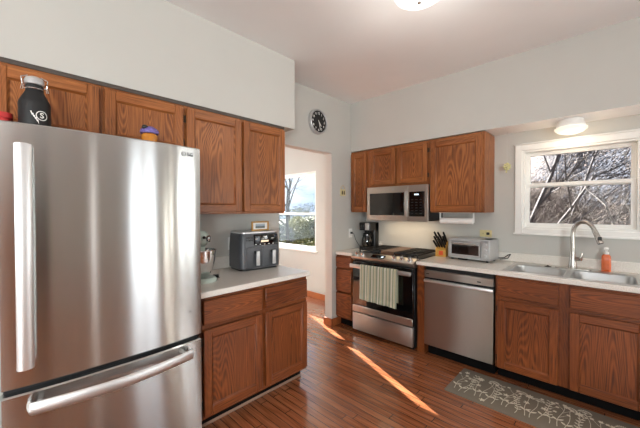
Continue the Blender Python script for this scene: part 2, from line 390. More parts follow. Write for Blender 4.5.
# soffits above both cabinet runs
struct('soffit_left', MB().box(XB, YU-.012, ZS, 1.895, YW, ZC), WALLS, 'pale box soffit above the fridge cabinets')
struct('soffit_right', MB().box(XU-.006, YB, ZS+.009, XR, YW, ZC).box(XU-.0055, YB, ZS+.008, XR, .898, ZS+.0095, 1), [WALLS, CEIL], 'grey box soffit above the range and sink')
struct('shadow_gap_strip', MB().box(XB, YU-.008, ZS-.022, 1.775, YU+.02, ZS), SHADOWSTRIP, 'thin dark strip painted as the shadow gap between soffit and oak cabinets')  # the shade of the gap is put in as a dark strip
b = MB(); bt = .014
b.box(JX1-bt, YW-bt, 0, XF+.07, YW, .09, bev=.003); b.box(JX1-bt, YW-bt, 0, JX1, YW+WT+bt, .09, bev=.003); b.box(JX1-bt, YW+WT, 0, XR, YW+WT+bt, .09, bev=.003)
struct('baseboard_left', b, BASEB)
struct('baseboard_nook', MB().box(XR-bt, YW+WT+bt, 0, XR, YN, .095, bev=.003), BASEB)
struct('baseboard_back', MB().box(XB, YB, 0, -1.76, YB+bt, .09, bev=.003).box(-.74, YB, 0, 1.72, YB+bt, .09, bev=.003).box(2.66, YB, 0, XR, YB+bt, .09, bev=.003), BASEB)

def double_hung(name, op, zrail, label, casing):
    y0, y1, z0, z1 = op; x = XR
    r = bpy.data.objects.new(name, None); COL.objects.link(r); r['kind'] = 'structure'; r['label'] = label; r.location = (x, (y0+y1)/2, z0)
    off = Vector(r.location)
    def bx(m, a, b_, c, d_, e_, f, bev=.002): m.box(a-off.x, b_-off.y, c-off.z, d_-off.x, e_-off.y, f-off.z, bev=bev)
    m = MB(); fwid = .024                     # jamb liner
    bx(m, x, y0, z0, x+.13, y0+fwid, z1); bx(m, x, y1-fwid, z0, x+.13, y1, z1); bx(m, x+.0006, y0+fwid-.003, z1-fwid, x+.1294, y1-fwid+.003, z1-.0006); bx(m, x+.0006, y0+fwid-.003, z0+.0006, x+.1294, y1-fwid+.003, z0+fwid)
    m.obj('window_frame', WHITE, r)
    if casing:
        m = MB(); c = .05
        bx(m, x-.018, y0-c, z0-c, x+.004, y0+.006, z1+c, .003); bx(m, x-.018, y1-.006, z0-c, x+.004, y1+c, z1+c, .003)
        bx(m, x-.0172, y0+.005, z1-.006, x+.004, y1-.005, z1+c-.001, .003); bx(m, x-.0172, y0+.005, z0-c+.001, x+.004, y1-.005, z0+.006, .003)
        bx(m, x-.026, y0-c-.008, z1+c-.0005, x, y1+c+.008, z1+c+.014, .003)
        m.obj('casing', WHITE, r)
        m = MB(); bx(m, x-.03, y0-c-.012, z0-c-.004, x+.004, y1+c+.012, z0-c+.012, .003); m.obj('window_sill', WHITE, r)
    else:
        m = MB(); bx(m, x-.03, y0-.03, z0-.028, x+.02, y1+.03, z0, .004); m.obj('window_sill', WHITE, r)
    for nm, xs, a, b_ in (('upper_sash', x+.085, zrail-.02, z1-fwid+.002), ('lower_sash', x+.045, z0+fwid-.002, zrail+.02)):
        s = .036; m = MB(); Y0, Y1 = y0+fwid-.0015, y1-fwid+.0015
        bx(m, xs, Y0, a, xs+.035, Y0+s, b_); bx(m, xs, Y1-s, a, xs+.035, Y1, b_); bx(m, xs+.0006, Y0+s-.003, a+.0006, xs+.0344, Y1-s+.003, a+s); bx(m, xs+.0006, Y0+s-.003, b_-s*.9, xs+.0344, Y1-s+.003, b_-.0006)
        sh = m.obj(nm, WHITE, r)
        g = MB(); bx(g, xs+.015, Y0+s-.004, a+s-.004, xs+.02, Y1-s+.004, b_-s*.9+.004, 0); g.obj('glass', GLASS, sh)
double_hung('window_1', W1, 1.655, 'white double-hung window above the sink', True)
double_hung('window_2', W2, 1.36, 'white double-hung window in the nook', False)

# ------------------------------------------------------------------ cabinets
def door_mesh(x0, x1, z0, z1, fr=.056):
    m = MB(); t = .019
    m.box(x0, -t, z0, x0+fr, 0, z1, 2, .004); m.box(x1-fr, -t, z0, x1, 0, z1, 2, .004)
    m.box(x0+fr, -t+.0004, z0, x1-fr, 0, z0+fr, 3, .003); m.box(x0+fr, -t+.0004, z1-fr, x1-fr, 0, z1, 3, .003)
    a, b, c, d = x0+fr, x1-fr, z0+fr, z1-fr; e = .009; y1, y2 = -t+.002, -.0052
    m.box(a-.003, -.0058, c-.003, b+.003, -.001, d+.003, 0)
    m.quad([(a, y1, c), (b, y1, c), (b-e, y2-.0008, c+e), (a+e, y2-.0008, c+e)], 3); m.quad([(b, y1, d), (a, y1, d), (a+e, y2-.0008, d-e), (b-e, y2-.0008, d-e)], 3)
    m.quad([(a, y1, d), (a, y1, c), (a+e, y2-.0008, c+e), (a+e, y2-.0008, d-e)], 0); m.quad([(b, y1, c), (b, y1, d), (b-e, y2-.0008, d-e), (b-e, y2-.0008, c+e)], 0)
    return m
def hinge_mesh(x, z):
    m = MB(); m.box(x-.009, -.0085, z-.022, x+.009, .001, z+.022, bev=.002); m.cyl((x, -.010, z-.024), (x, -.010, z+.024), .005, seg=10); return m
def cabinet(name, label, loc, rz, w, d, z0, z1, doors, drawers, base, group, mats, stiles=()):
    t = thing(name, label, 'cabinet', loc, rz, group)
    m = MB(); fz0 = z0+(.1 if base else 0)
    if base:
        for a_ in ((0, .019, fz0, .018, d, z1), (w-.018, .019, fz0, w, d, z1), (.018, .019, fz0, w-.018, d, fz0+.018), (.018, d-.008, fz0, w-.018, d, z1), (.018, .019, z1-.05, w-.018, .03, z1)): m.box(*a_, 0)
        m.box(.018, .0192, fz0, w-.018, .024, z1, 0)
    else: m.box(0, .019, fz0, w, d, z1, 0)
    xs = sorted([0, w]+list(stiles)); sw = .04
    m.box(0, 0, fz0, sw, .02, z1, 2); m.box(w-sw, 0, fz0, w, .02, z1, 2)
    for s in stiles: m.box(s-.035, 0, fz0, s+.035, .02, z1, 2)
    m.box(sw, .0004, fz0, w-sw, .02, fz0+.04, 3); m.box(sw, .0004, z1-.04, w-sw, .02, z1, 3)
    if drawers: zz = (drawers[0][2]+max(dd[3] for dd in doors))/2 if doors else drawers[0][2]; m.box(sw, .0004, zz-.03, w-sw, .02, zz+.03, 1)
    m.obj('carcass', mats, t)
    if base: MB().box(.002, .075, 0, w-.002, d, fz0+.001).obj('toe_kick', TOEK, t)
    for dd in doors:
        o = door_mesh(*dd[:4]); o.bm.transform(Matrix.Translation((0, -.007, 0))); o = o.obj('door', mats, t)
        hx = dd[0]-.004 if dd[4] == 'l' else dd[1]+.004
        for hz in (dd[2]+.075, dd[3]-.075): hinge_mesh(hx, hz).obj('hinge', BRONZE, o)
    for dd in drawers: MB().box(dd[0], -.026, dd[2], dd[1], -.007, dd[3], 1, .005).box(dd[0]+.03, -.009, dd[2]+.03, dd[1]-.03, .001, dd[3]-.03, 1).obj('drawer', mats, t)
    return t
# left run (faces -Y): local x = X - loc.x
cabinet('wall_cabinet', 'short oak wall cabinet above the fridge', (-.045, YU, 0), 0, .93, .343, 1.80, ZS-.02,
        [(.02, .445, 1.815, ZS-.04, 'l'), (.47, .92, 1.815, ZS-.04, 'r')], [], False, 'oak wall cabinets', OAK, [.4575])
cabinet('wall_cabinet', 'oak two-door wall cabinet above the air fryer', (.885, YU, 0), 0, .89, .343, 1.395, ZS-.02,
        [(.012, .443, 1.41, ZS-.04, 'l'), (.462, .882, 1.41, ZS-.04, 'r')], [], False, 'oak wall cabinets', OAK, [.4525])
cabinet('base_cabinet', 'oak two-door base cabinet under the air fryer and stand mixer', (.85, YF, 0), 0, .918, .633, 0, .875,
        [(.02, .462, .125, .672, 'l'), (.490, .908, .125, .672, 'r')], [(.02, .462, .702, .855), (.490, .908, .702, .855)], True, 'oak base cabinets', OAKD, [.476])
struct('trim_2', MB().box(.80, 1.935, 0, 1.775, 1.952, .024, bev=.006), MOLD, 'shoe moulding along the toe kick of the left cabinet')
tag(MB().box(.83, YW-.02, CT, 1.985, YW-.0005, CT+.105, bev=.004).obj('backsplash', COUNTER), 'low speckled backsplash behind the air fryer and mixer', 'backsplash')
m = MB(); m.box(.83, 1.838, .876, 1.79, YW, CT, bev=.004)
tag(m.obj('countertop', COUNTER), 'white speckled countertop beside the fridge, under the air fryer', 'countertop')
# right run (faces -X): local x = loc.y - Y
cabinet('wall_cabinet', 'narrow oak wall cabinet in the corner left of the microwave', (XU, YW-.002, 0), RR, .262, .323, 1.395, ZS,
        [(.012, .252, 1.408, ZS-.03, 'l')], [], False, 'oak wall cabinets', OAK)
cabinet('wall_cabinet', 'short oak two-door wall cabinet directly above the microwave', (XU, 2.236, 0), RR, .80, .323, 1.70, ZS,
        [(.045, .395, 1.722, ZS-.03, 'l'), (.416, .778, 1.722, ZS-.03, 'r')], [], False, 'oak wall cabinets', OAK, [.405])
cabinet('wall_cabinet', 'oak single-door wall cabinet above the toaster oven, its side panel showing', (XU, 1.434, 0), RR, .534, .323, 1.395, ZS,
        [(.010, .514, 1.408, ZS-.03, 'l')], [], False, 'oak wall cabinets', OAK)
t = cabinet('base_cabinet', 'narrow oak drawer base cabinet between doorway wall and range', (XF, YW-.002, 0), RR, .262, .61, 0, .875,
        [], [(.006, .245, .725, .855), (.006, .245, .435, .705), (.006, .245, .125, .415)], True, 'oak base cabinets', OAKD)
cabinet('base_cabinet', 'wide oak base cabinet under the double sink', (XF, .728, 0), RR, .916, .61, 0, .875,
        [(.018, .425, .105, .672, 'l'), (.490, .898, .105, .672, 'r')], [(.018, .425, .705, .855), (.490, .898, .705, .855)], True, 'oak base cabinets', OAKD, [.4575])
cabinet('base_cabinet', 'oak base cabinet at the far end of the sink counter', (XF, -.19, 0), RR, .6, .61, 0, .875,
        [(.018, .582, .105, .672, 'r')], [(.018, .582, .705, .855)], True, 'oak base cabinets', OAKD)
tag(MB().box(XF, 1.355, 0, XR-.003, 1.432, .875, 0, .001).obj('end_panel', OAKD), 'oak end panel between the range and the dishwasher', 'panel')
# countertops of the right run
tag(MB().box(XR-.02, 2.232, CT, XR-.0005, YW, CT+.09, bev=.004).obj('backsplash', COUNTER), 'short speckled backsplash behind the coffee maker', 'backsplash')
tag(MB().box(XR-.02, -.8, CT, XR-.0005, 1.434, CT+.085, bev=.004).obj('backsplash', COUNTER), 'long low speckled backsplash behind the sink and toaster oven', 'backsplash')
m = MB(); m.box(2.868, 2.232, .876, XR, YW, CT, bev=.004)
tag(m.obj('countertop', COUNTER), 'short corner countertop under the coffee maker', 'countertop')
SX0, SX1, SY0, SY1 = 2.905, 3.405, -.135, .668
m = MB(); m.box(2.868, -.8, .876, SX0, 1.434, CT, bev=.004); m.box(SX1, -.8, .876, XR, 1.434, CT); m.box(SX0-.003, SY1, .8765, SX1+.003, 1.4335, CT); m.box(SX0-.003, -.7995, .8765, SX1+.003, SY0, CT)
tag(m.obj('countertop', COUNTER), 'long white speckled countertop around the double sink', 'countertop')

# ------------------------------------------------------------------ refrigerator
t = thing('refrigerator', 'stainless bottom-freezer refrigerator at the end of the counter', 'refrigerator', (-.008, 1.72, 0))
FW = .820
def fr_profile(y_back, bow=.026, r=.012, n=28):
    P = []
    us = [0, .004, .012]+[k/n for k in range(1, n)]+[.988, .996, 1]
    for u in us:
        x = FW*u; e = 2*u-1
        y = bow-bow*(1-abs(e)**2.6)
        P.append((x, y-.0))
    P[0] = (0.0, P[0][1]+r*.6); P[-1] = (FW, P[-1][1]+r*.6)
    return P+[(FW, y_back), (0, y_back)]
def fr_panel(z0, z1):
    m = MB(); P = fr_profile(.075); r = .006
    ins = lambda s: [(FW/2+(x-FW/2)*(1-s/FW*2), y+s if y < .06 else y) for x, y in P]
    m.loops([[(x, y, z) for x, y in q] for q, z in ((ins(r), z0), (P, z0+r), (P, z1-r), (ins(r), z1))], 0)
    return m
fr_body = MB().box(.008, .085, .02, FW-.004, .74, 1.755, bev=.004).obj('body', DARKGREY, t)
MB().box(.02, .03, .0, FW-.02, .70, .055).obj('kick_plate', BLACK, t)
MB().box(.012, .06, .6755, FW-.012, .09, .701).obj('door_gap', BLACKM, t)
fdoor = fr_panel(.700, 1.781).obj('door', STEEL, t, 30)
fdraw = fr_panel(.06, .676).obj('freezer_drawer', STEEL, t, 30)
HP = [(-.025, -.006), (.025, -.006), (.026, -.001), (.020, .004), (.010, .0065), (0, .0072), (-.010, .0065), (-.020, .004), (-.026, -.001)]
def bar_handle(path, up, post, parent):
    m = MB(); m.tube(path, .01, prof=HP, up=up)
    for p, q in post: m.cyl(p, q, .012, seg=12)
    return m.obj('handle', STEELH, parent)
STEELH = steel('handle_steel', 2, (.78, .78, .775), .38, 0)
pa = [(.072, -.050-.012*math.sin(PI*k/20), .80+.885*k/20) for k in range(21)]
bar_handle([(.072, -.02, .797)]+pa+[(.072, -.02, 1.688)], (0, -1, 0), [((.072, -.045, .83), (.072, .02, .83)), ((.072, -.045, 1.655), (.072, .02, 1.655))], fdoor)
pa = [(.085+.655*k/24, -.032-.045*math.sin(PI*k/24), .625) for k in range(25)]
bar_handle([(.081, -.0, .625)]+pa+[(.744, .0, .625)], (0, -1, 0), [((.115, -.04, .625), (.115, .02, .625)), ((.715, -.04, .625), (.715, .02, .625))], fdraw)
def fr_y(x): return .026*abs(2*x/FW-1)**2.6
m = MB(); m.mesh(textmesh('LG', .027, True), 0, Matrix.Translation((.757, fr_y(.757)-.004, 1.737)) @ Matrix.Rotation(.13, 4, 'Z') @ FRONT)
lm = Matrix.Translation((.719, fr_y(.719)-.003, 1.737)) @ Matrix.Rotation(.11, 4, 'Z') @ FRONT
m.tube([lm @ Vector((.0115*math.cos(a), .0115*math.sin(a), 0)) for a in [2*PI*k/18 for k in range(18)]], .0014, 5, closed=True)
m.mesh(textmesh('L', .013, True), 0, lm)
m.obj('emblem', DARKGREY, fdoor)
for zz in (1.605, .850): MB().cyl((.748, fr_y(.748)+.004, zz), (.748, fr_y(.748)-.002, zz), .004, seg=10).obj('badge_dot', BLACK, fdoor)

# things on the fridge
t = thing('growler_bottle', 'black growler bottle with wire swing top on the fridge', 'bottle', (.118, 1.96, 1.756))
GK = 1.11
GR = [(.002, 0), (.050, 0), (.054, .006), (.054, .146), (.052, .155), (.033, .194), (.030, .200), (.030, .222), (.026, .226)]
GRS = Matrix.Diagonal((1.06, 1.06, GK, 1))
MB().lathe(GR, seg=40, M=GRS).obj('body', BLACKM, t)
MB().lathe([(.030, .226), (.034, .228), (.0345, .244), (.030, .254), (.018, .260), (.001, .262)], seg=32, M=GRS).obj('cap', SILVER, t)
m = MB()
for s in (-1, 1):
    m.tube([(s*.031, -.004, .215), (s*.040, -.012, .222), (s*.043, -.014, .250), (s*.036, -.004, .256), (s*.022, 0, .264)], .0022, 6)
    m.tube([(s*.040, -.012, .222), (s*.044, -.016, .200), (s*.038, -.022, .196), (s*.036, -.018, .215)], .0022, 6)
m.tube([(.0315*math.cos(a), .0315*math.sin(a), .208) for a in [2*PI*k/24 for k in range(24)]], .002, 6, closed=True)
m.bm.transform(GRS); m.obj('bail_wire', CHROME, t)
def wrap(mb_src, R, phi0, z0):      # bends flat xy artwork around the bottle: x along the circumference, y up
    for v in mb_src.bm.verts:
        a = phi0+v.co.x/R; rr = R+.0006+max(v.co.z, 0); v.co = Vector((rr*math.sin(a), -rr*math.cos(a), z0+v.co.y))
def ring2d(m, cx, cy, r, w, n=28, mi=0):
    for k in range(n):
        a, b = 2*PI*k/n, 2*PI*(k+1)/n
        m.quad([(cx+q*math.cos(c), cy+q*math.sin(c), 0) for q, c in ((r, a), (r+w, a), (r+w, b), (r, b))], mi)
def stroke(m, pts, w0, w1=None, z=0, mi=0):
    w1 = w0 if w1 is None else w1; n = len(pts)
    P = [Vector((p[0], p[1], z)) for p in pts]; L = []
    for i, p in enumerate(P):
        tt = (P[min(i+1, n-1)]-P[max(i-1, 0)]).normalized(); q = Vector((-tt.y, tt.x, 0)); ww = (w0+(w1-w0)*i/(n-1))/2
        L.append((p+q*ww, p-q*ww))
    for (a, b), (c, d_) in zip(L, L[1:]): m.quad([a, b, d_, c], mi)
m = MB(); ring2d(m, .004, 0, .0185, .0035); m.mesh(textmesh('S', .034, True), 0, Matrix.Translation((.004, 0, 0)))
for k in range(5):
    stroke(m, [(-.034+.0055*k+.0015*q, .016-.009*k-.006*q, 0) for q in range(4)], .0055, .001)
wrap(m, .0573, .30, .103); m.obj('emblem', PAPER, t)

t = thing('honey_jar', 'small amber jar with patterned purple lid on the fridge', 'jar', (.605, 1.95, 1.756))
MB().lathe([(.002, 0), (.038, 0), (.042, .006), (.042, .098), (.036, .108), (.033, .11)], seg=32).obj('jar_body', AMBER, t)
m = MB(); m.lathe([(.037, .109), (.047, .111), (.049, .122), (.044, .135), (.022, .150), (.001, .153)], seg=32)
m.ball((-.030, -.022, .140), (.018, .014, .014), 12, 1); m.ball((-.006, -.034, .126), (.012, .008, .008), 10, 1)
m.ball((.018, -.034, .126), (.012, .008, .006), 10, 2)
m.obj('lid', [PURPLE, BLACK, PAPER], t)
m = MB(); m.loops([rrect(-.085, -.06, .085, .06, .03, 5, z) for z in (0, .085)], 0)
m.loops([rrect(-.092, -.067, .092, .067, .034, 5, z) for z in (.085, .108)], 0)
tag(m.obj('tray', RED, None, 40, (-.045, 2.03, 1.756)), 'red plastic tray on the fridge beside the black bottle', 'tray')

# ------------------------------------------------------------------ left counter: mixer, air fryer, picture
t = thing('stand_mixer', 'mint green stand mixer with steel bowl beside the fridge', 'mixer', (.995, 2.15, CT), math.radians(-52))
m = MB(); m.loops([rrect(-.20, -.085, .11, .085, .075, 6, z) if z < .02 else rrect(-.19, -.075, .10, .075, .07, 6, z) for z in (0, .018, .03)], 0)
m.loops([[(x, y, z) for x, y in rrect(-.19+o, -.055, -.10+o2, .055, .04, 5)] for z, o, o2 in ((.02, 0, .01), (.12, .01, -.005), (.22, .0, .0), (.25, 0, 0))], 0)
m.obj('base', MINT, t)
hd = [(-.225, .02, .30), (-.21, .05, .30), (-.12, .066, .302), (-.02, .064, .304), (.035, .052, .306), (.055, .03, .306)]
m = MB(); m.loops([[(x, r*.95*math.cos(a), z+r*math.sin(a)) for a in [2*PI*k/20 for k in range(20)]] for x, r, z in hd], 0)
m.cyl((0, 0, .25), (0, 0, .20), .034, .03, 20, 0)
head = m.obj('head', MINT, t)
m = MB(); m.cyl((.05, 0, .306), (.068, 0, .306), .024, .024, 18, 0); m.cyl((.068, 0, .306), (.074, 0, .306), .017, .012, 14, 0); m.cyl((.056, -.02, .312), (.056, -.052, .318), .005, .005, 8, 1); m.ball((.056, -.056, .319), .011, 10, 1)
m.obj('attachment_knob', [CHROME, BLACK], head)
m = MB(); m.tube([(.03, -.05, .272), (-.09, -.062, .270)], .006, 6); m.obj('trim_band', CHROME, head)
bp = [(.002, .036), (.052, .036), (.056, .044), (.072, .062), (.092, .11), (.103, .17), (.107, .222), (.111, .224), (.110, .227), (.105, .226), (.100, .17), (.088, .11), (.066, .06), (.002, .05)]
bowl = MB().lathe(bp, seg=40).obj('bowl', CHROME, t)
MB().tube([(-.02, -.104, .205), (-.02, -.138, .20), (-.02, -.148, .16), (-.02, -.128, .12), (-.02, -.094, .11)], .006, 8).obj('bowl_handle', CHROME, bowl)
MB().cyl((0, 0, .20), (0, 0, .09), .008, .03, 12).obj('beater', SILVER, t)
m = MB(); m.tube([(-.15, .06, .02), (-.05, .12, .006), (.03, .13, .005), (.085, .115, .006), (.10, .09, .010), (.07, .10, .02)], .0042, 6); m.box(.045, .092, .004, .085, .118, .028, bev=.004)
m.obj('power_cord', BLACK, t)

t = thing('air_fryer', 'charcoal dual-basket air fryer on the white counter', 'air fryer', (1.366, 2.215, CT), math.radians(-6))
AW, AD, AH = .386, .265, .318
m = MB()
lv = [(.004, .018), (.014, .0), (.19, .0), (.235, .004), (.30, .012), (.312, .02)]
m.loops([rrect(i, i, AW-i, AD-i*.5, .048-i*.5, 7, z+.006) for z, i in [(a[0], a[1]) for a in lv]], 0)
m.obj('body', FRYER, t, 30)
m = MB(); m.loops([rrect(.012, .012, AW-.012, AD-.005, .055, 7, z) for z in (0, .012)]); m.obj('foot_ring', BLACK, t)
m = MB(); m.loops([rrect(.010, .010, AW-.010, AD-.004, .056, 7, z) for z in (.312, .323)] + [rrect(.016, .016, AW-.016, AD-.01, .052, 7, .326)]); m.obj('top_rim', SILVER, t)
m = MB(); m.box(.120, -.003, .208, .352, .03, .300, bev=.006, seg=2); cp = m.obj('control_panel', GLASSBLACK, t)
m = MB(); m.box(.185, -.0045, .236, .258, .0, .251)
m.obj('display', LCDO, cp)
for k in range(5): MB().box(.13+.042*k, -.0045, .215, .142+.042*k, 0, .221).obj('marking', PAPER, cp)
for k in range(2): MB().box(.13+.155*k, -.0045, .262, .155+.155*k, 0, .267).obj('marking', PAPER, cp)
MB().mesh(textmesh('NINJA', .013, True), 0, Matrix.Translation((.223, -.0035, .283)) @ FRONT).obj('lettering', PAPER, cp)
m = MB()
for k in range(4):
    for q in range(2): m.cyl((.035+.022*k, -.001+(.02 if k == 0 else .006 if k == 1 else 0), .255+.022*q), (.035+.022*k, .03, .255+.022*q), .0075, seg=10)
m.obj('vent_holes', BLACK, t)
for bx0, bx1 in ((.048, .198), (.204, .354)):
    bk = MB().box(bx0, -.006, .022, bx1, .06, .198, bev=.012, seg=2).obj('basket', FRYER, t)
    cx = (bx0+bx1)/2+.012
    m = MB(); m.box(cx-.017, -.048, .045, cx+.017, -.036, .165, 0, .005, 2); m.box(cx-.015, -.038, .14, cx+.015, .0, .165, 1, .004); m.box(cx-.012, -.037, .05, cx+.012, -.026, .15, 1, .003)
    m.obj('basket_handle', [SILVER, BLACK], bk)

t = thing('framed_picture', 'small gilt framed landscape picture standing on the air fryer', 'picture', (1.614, 2.30, CT+.3265), math.radians(-3))
m = MB(); m.box(-.088, -.012, 0, -.074, .004, .084, bev=.002); m.box(.074, -.012, 0, .088, .004, .084, bev=.002); m.box(-.074, -.012, 0, .074, .004, .013, bev=.002); m.box(-.074, -.012, .071, .074, .004, .084, bev=.002)
m.obj('frame', GOLDFRAME, t)
def picmat():
    k = NT('landscape_print'); t_ = k.n('ShaderNodeTexCoord'); sp = k.n('ShaderNodeSeparateXYZ'); k.l(t_.outputs['Object'], sp.inputs[0])
    n = k.noise(t_.outputs['Object'], 60, 3); h = k.math('ADD', sp.outputs[2], k.math('MULTIPLY', n, .012))
    k.l(k.ramp(k.math('MULTIPLY', h, 11), [(.30, srgb(120, 120, 96)), (.46, srgb(84, 92, 92)), (.56, srgb(150, 166, 178)), (.8, srgb(206, 212, 214))]), k.p.inputs['Base Color']); k.p.inputs['Roughness'].default_value = .3
    return k.m
MB().box(-.075, -.004, .012, .075, .0, .072).obj('mat_board', PAPER, t); MB().box(-.048, -.006, .022, .048, -.003, .062).obj('print', picmat(), t)

def outlet(label, loc, rz, mat, horizontal=False, plug=True):
    t = thing('wall_outlet', label, 'outlet', loc, rz)
    a, b = (.058, .036) if horizontal else (.036, .058)
    MB().box(-a, -.006, -b, a, 0, b, bev=.003).obj('cover_plate', mat, t)
    for s in (-1, 1):
        m = MB(); cx, cz = (s*.026, 0) if horizontal else (0, s*.026)
        m.box(cx-.014, -.008, cz-.014, cx+.014, -.004, cz+.014, bev=.003)
        for q in (-1, 1): m.box(cx+q*.006-.0012, -.0088, cz-.004, cx+q*.006+.0012, -.006, cz+.005, 1)
        m.obj('socket', [mat, BLACK], t)
    if plug:
        cx, cz = (.026, 0) if horizontal else (0, .004)
        MB().box(cx-.013, -.034, cz-.013, cx+.013, -.008, cz+.013, bev=.004).obj('plug', BLACK, t)
    return t
outlet('white outlet on the fridge wall behind the air fryer', (1.445, YW, 1.125), 0, WHITEP, plug=False)
o_clock = outlet('white outlet with black plug on the wall left of the coffee maker', (3.17, YW, 1.122), 0, WHITEP)
outlet('cream outlet plate with black plug above the toaster oven', (XR, .978, 1.175), RR, CREAM, True)

# ------------------------------------------------------------------ clock wall
t = thing('wall_clock', 'round black wall clock with thick silver rim above the doorway', 'clock', (2.545, YW, 2.437))
CM = Matrix.Rotation(PI/2, 4, 'X')           # local z of the lathe comes out of the wall (-y)
m = MB(); m.lathe([(.125, 0), (.138, .004), (.138, .046), (.132, .052), (.124, .046), (.122, .03), (.002, .03)], seg=48, M=CM); m.obj('case', SILVER, t)
MB().lathe([(.002, .031), (.123, .031), (.123, .034), (.002, .034)], seg=48, M=CM).obj('face', BLACKM, t)
for k in range(1, 13):
    a = PI/2-2*PI*k/12; m = MB(); m.mesh(textmesh(str(k), .036, True), 0, Matrix.Translation((.094*math.cos(a), -.0355, .094*math.sin(a))) @ FRONT); m.obj('numeral', PAPER, t)
for ang, ln, wd in ((-52, .062, .010), (-74, .098, .007)):
    a = math.radians(ang); R = Matrix.Translation((0, -.039, 0)) @ CM @ Matrix.Rotation(a, 4, 'Z')
    MB().box(-.018, -wd/2, -.0008, ln, wd/2, .0008, M=R).obj('hand', PAPER, t)
t = thing('wall_plaque', 'small cream plaque hanging by a wire on the corner wall', 'plaque', (3.01, YW-.001, 1.60))
m = MB(); m.box(-.05, -.012, 0, .05, 0, .085, bev=.004); m.obj('plaque', CREAM, t)
m = MB()
for s in (-.018, .018): m.box(s-.010, -.015, .018, s+.010, -.011, .05, bev=.002); m.cyl((s, -.013, .05), (s, -.013, .064), .006, seg=8)
m.obj('figure_marks', BRONZE, t)
m = MB(); m.tube([(-.044, -.006, .083), (-.03, -.006, .115), (0, -.006, .135), (.03, -.006, .115), (.044, -.006, .083)], .0028, 6); m.obj('hanger_wire', BRASS, t)

# ------------------------------------------------------------------ range
t = thing('gas_range', 'stainless slide-in gas range with black oven door', 'range', (2.84, 2.217, 0), RR)
RWd = .774; RD = XR-.012-2.84
MB().box(.004, .03, .03, RWd-.004, RD, .905, bev=.002).obj('body', BLACK, t)
for x in (.05, RWd-.05):
    for y in (.08, RD-.06): MB().cyl((x, y, 0), (x, y, .04), .018, seg=12).obj('foot', BLACK, t)
MB().box(.012, 0, .042, RWd-.012, .035, .240, bev=.004, seg=2).obj('storage_drawer', STEEL_DW, t)
m = MB(); m.box(.008, .0, .252, RWd-.008, .035, .835, 0, .004); dr = m.obj('oven_door', GLASSBLACK, t)
m = MB(); m.box(.010, -.004, .253, RWd-.010, .01, .328, 0, .003)
band = m.obj('door_band', STEEL_DW, dr)
m = MB(); m.cyl((RWd/2, -.003, .292), (RWd/2, -.0065, .292), .010, seg=20); m.obj('badge', SILVER, dr)
m = MB(); m.box(.008, -.056, .764, RWd-.008, -.036, .808, 0, .006, 2); m.box(.03, -.04, .772, .06, .004, .80, 0, .003); m.box(RWd-.06, -.04, .772, RWd-.03, .004, .80, 0, .003); m.obj('door_handle', STEEL_DW, dr)
# control panel: sloping steel nose
m = MB(); nose = [(.028, .838), (-.012, .872), (-.016, .886), (.075, .926), (.11, .926), (.11, .838)]
m.prism(nose, 0, RWd, 'yz'); m.obj('control_panel', STEEL_DW, t)
nrm = Vector((0, -.040, .091)).normalized()
def onnose(x, s, h=0): return Vector((x, -.016+.091*s, .886+.040*s))+nrm*h
m = MB(); c0 = [onnose(.25, .25, .001), onnose(.42, .25, .001), onnose(.42, .85, .001), onnose(.25, .85, .001)]; m.loops([c0, [p+nrm*.0015 for p in c0]], 0, smooth=False); dp = m.obj('touch_display', GLASSBLACK, t)
m = MB(); c0 = [onnose(.38, .4, .003), onnose(.405, .4, .003), onnose(.405, .65, .003), onnose(.38, .65, .003)]; m.loops([c0, [p+nrm*.001 for p in c0]], 0, smooth=False); m.obj('clock_digits', LCD, dp)
for x in (.055, .135, RWd-.235, RWd-.145, RWd-.055):
    m = MB(); a = onnose(x, .52); m.cyl(a, a+nrm*.012, .027, .026, 20); m.cyl(a+nrm*.012, a+nrm*.034, .021, .018, 20); m.tube([a+nrm*.036+Vector((0, -.016, -.008)), a+nrm*.036+Vector((0, .016, .008))], .005, 6)
    m.obj('knob', CHROME, t)
m = MB(); m.box(0, .10, .895, RWd, RD, .921, 0, .004); ctp = m.obj('cooktop', BLACK, t)
for x, y, r in ((.16, .22, .045), (.16, .48, .038), (RWd-.16, .22, .05), (RWd-.16, .48, .036)):
    m = MB(); m.lathe([(.002, .921), (r, .921), (r*.95, .932), (r*.7, .934), (r*.68, .942), (.002, .944)], (x, y, 0), 24); m.obj('burner', IRON, ctp)
for x0, x1 in ((.025, .285), (RWd-.285, RWd-.025)):
    m = MB(); z = .957; bw = .006
    for x in (x0, (x0+x1)/2, x1): m.box(x-bw, .125, z-.008, x+bw, RD-.03, z+.006, 0, .002)
    for y in (.125, .235, .36, .485, RD-.03): m.box(x0-bw, y-bw, z-.008, x1+bw, y+bw, z+.006, 0, .002)
    for y in (.18, .42, .54):
        m.box(x0, y-.004, z-.005, x1, y+.004, z+.004, 0, .002)
    for x in (x0, x1):
        for y in (.125, RD-.03): m.box(x-bw, y-bw, .920, x+bw, y+bw, z, 0)
    m.obj('grate', IRON, t)
m = MB(); m.loops([rrect(.297, .13, RWd-.297, RD-.04, .02, 4, z) for z in (.921, .962)]); m.loops([rrect(.31, .145, RWd-.31, RD-.055, .02, 4, z) for z in (.9625, .964)]); m.obj('griddle', TAN, t)
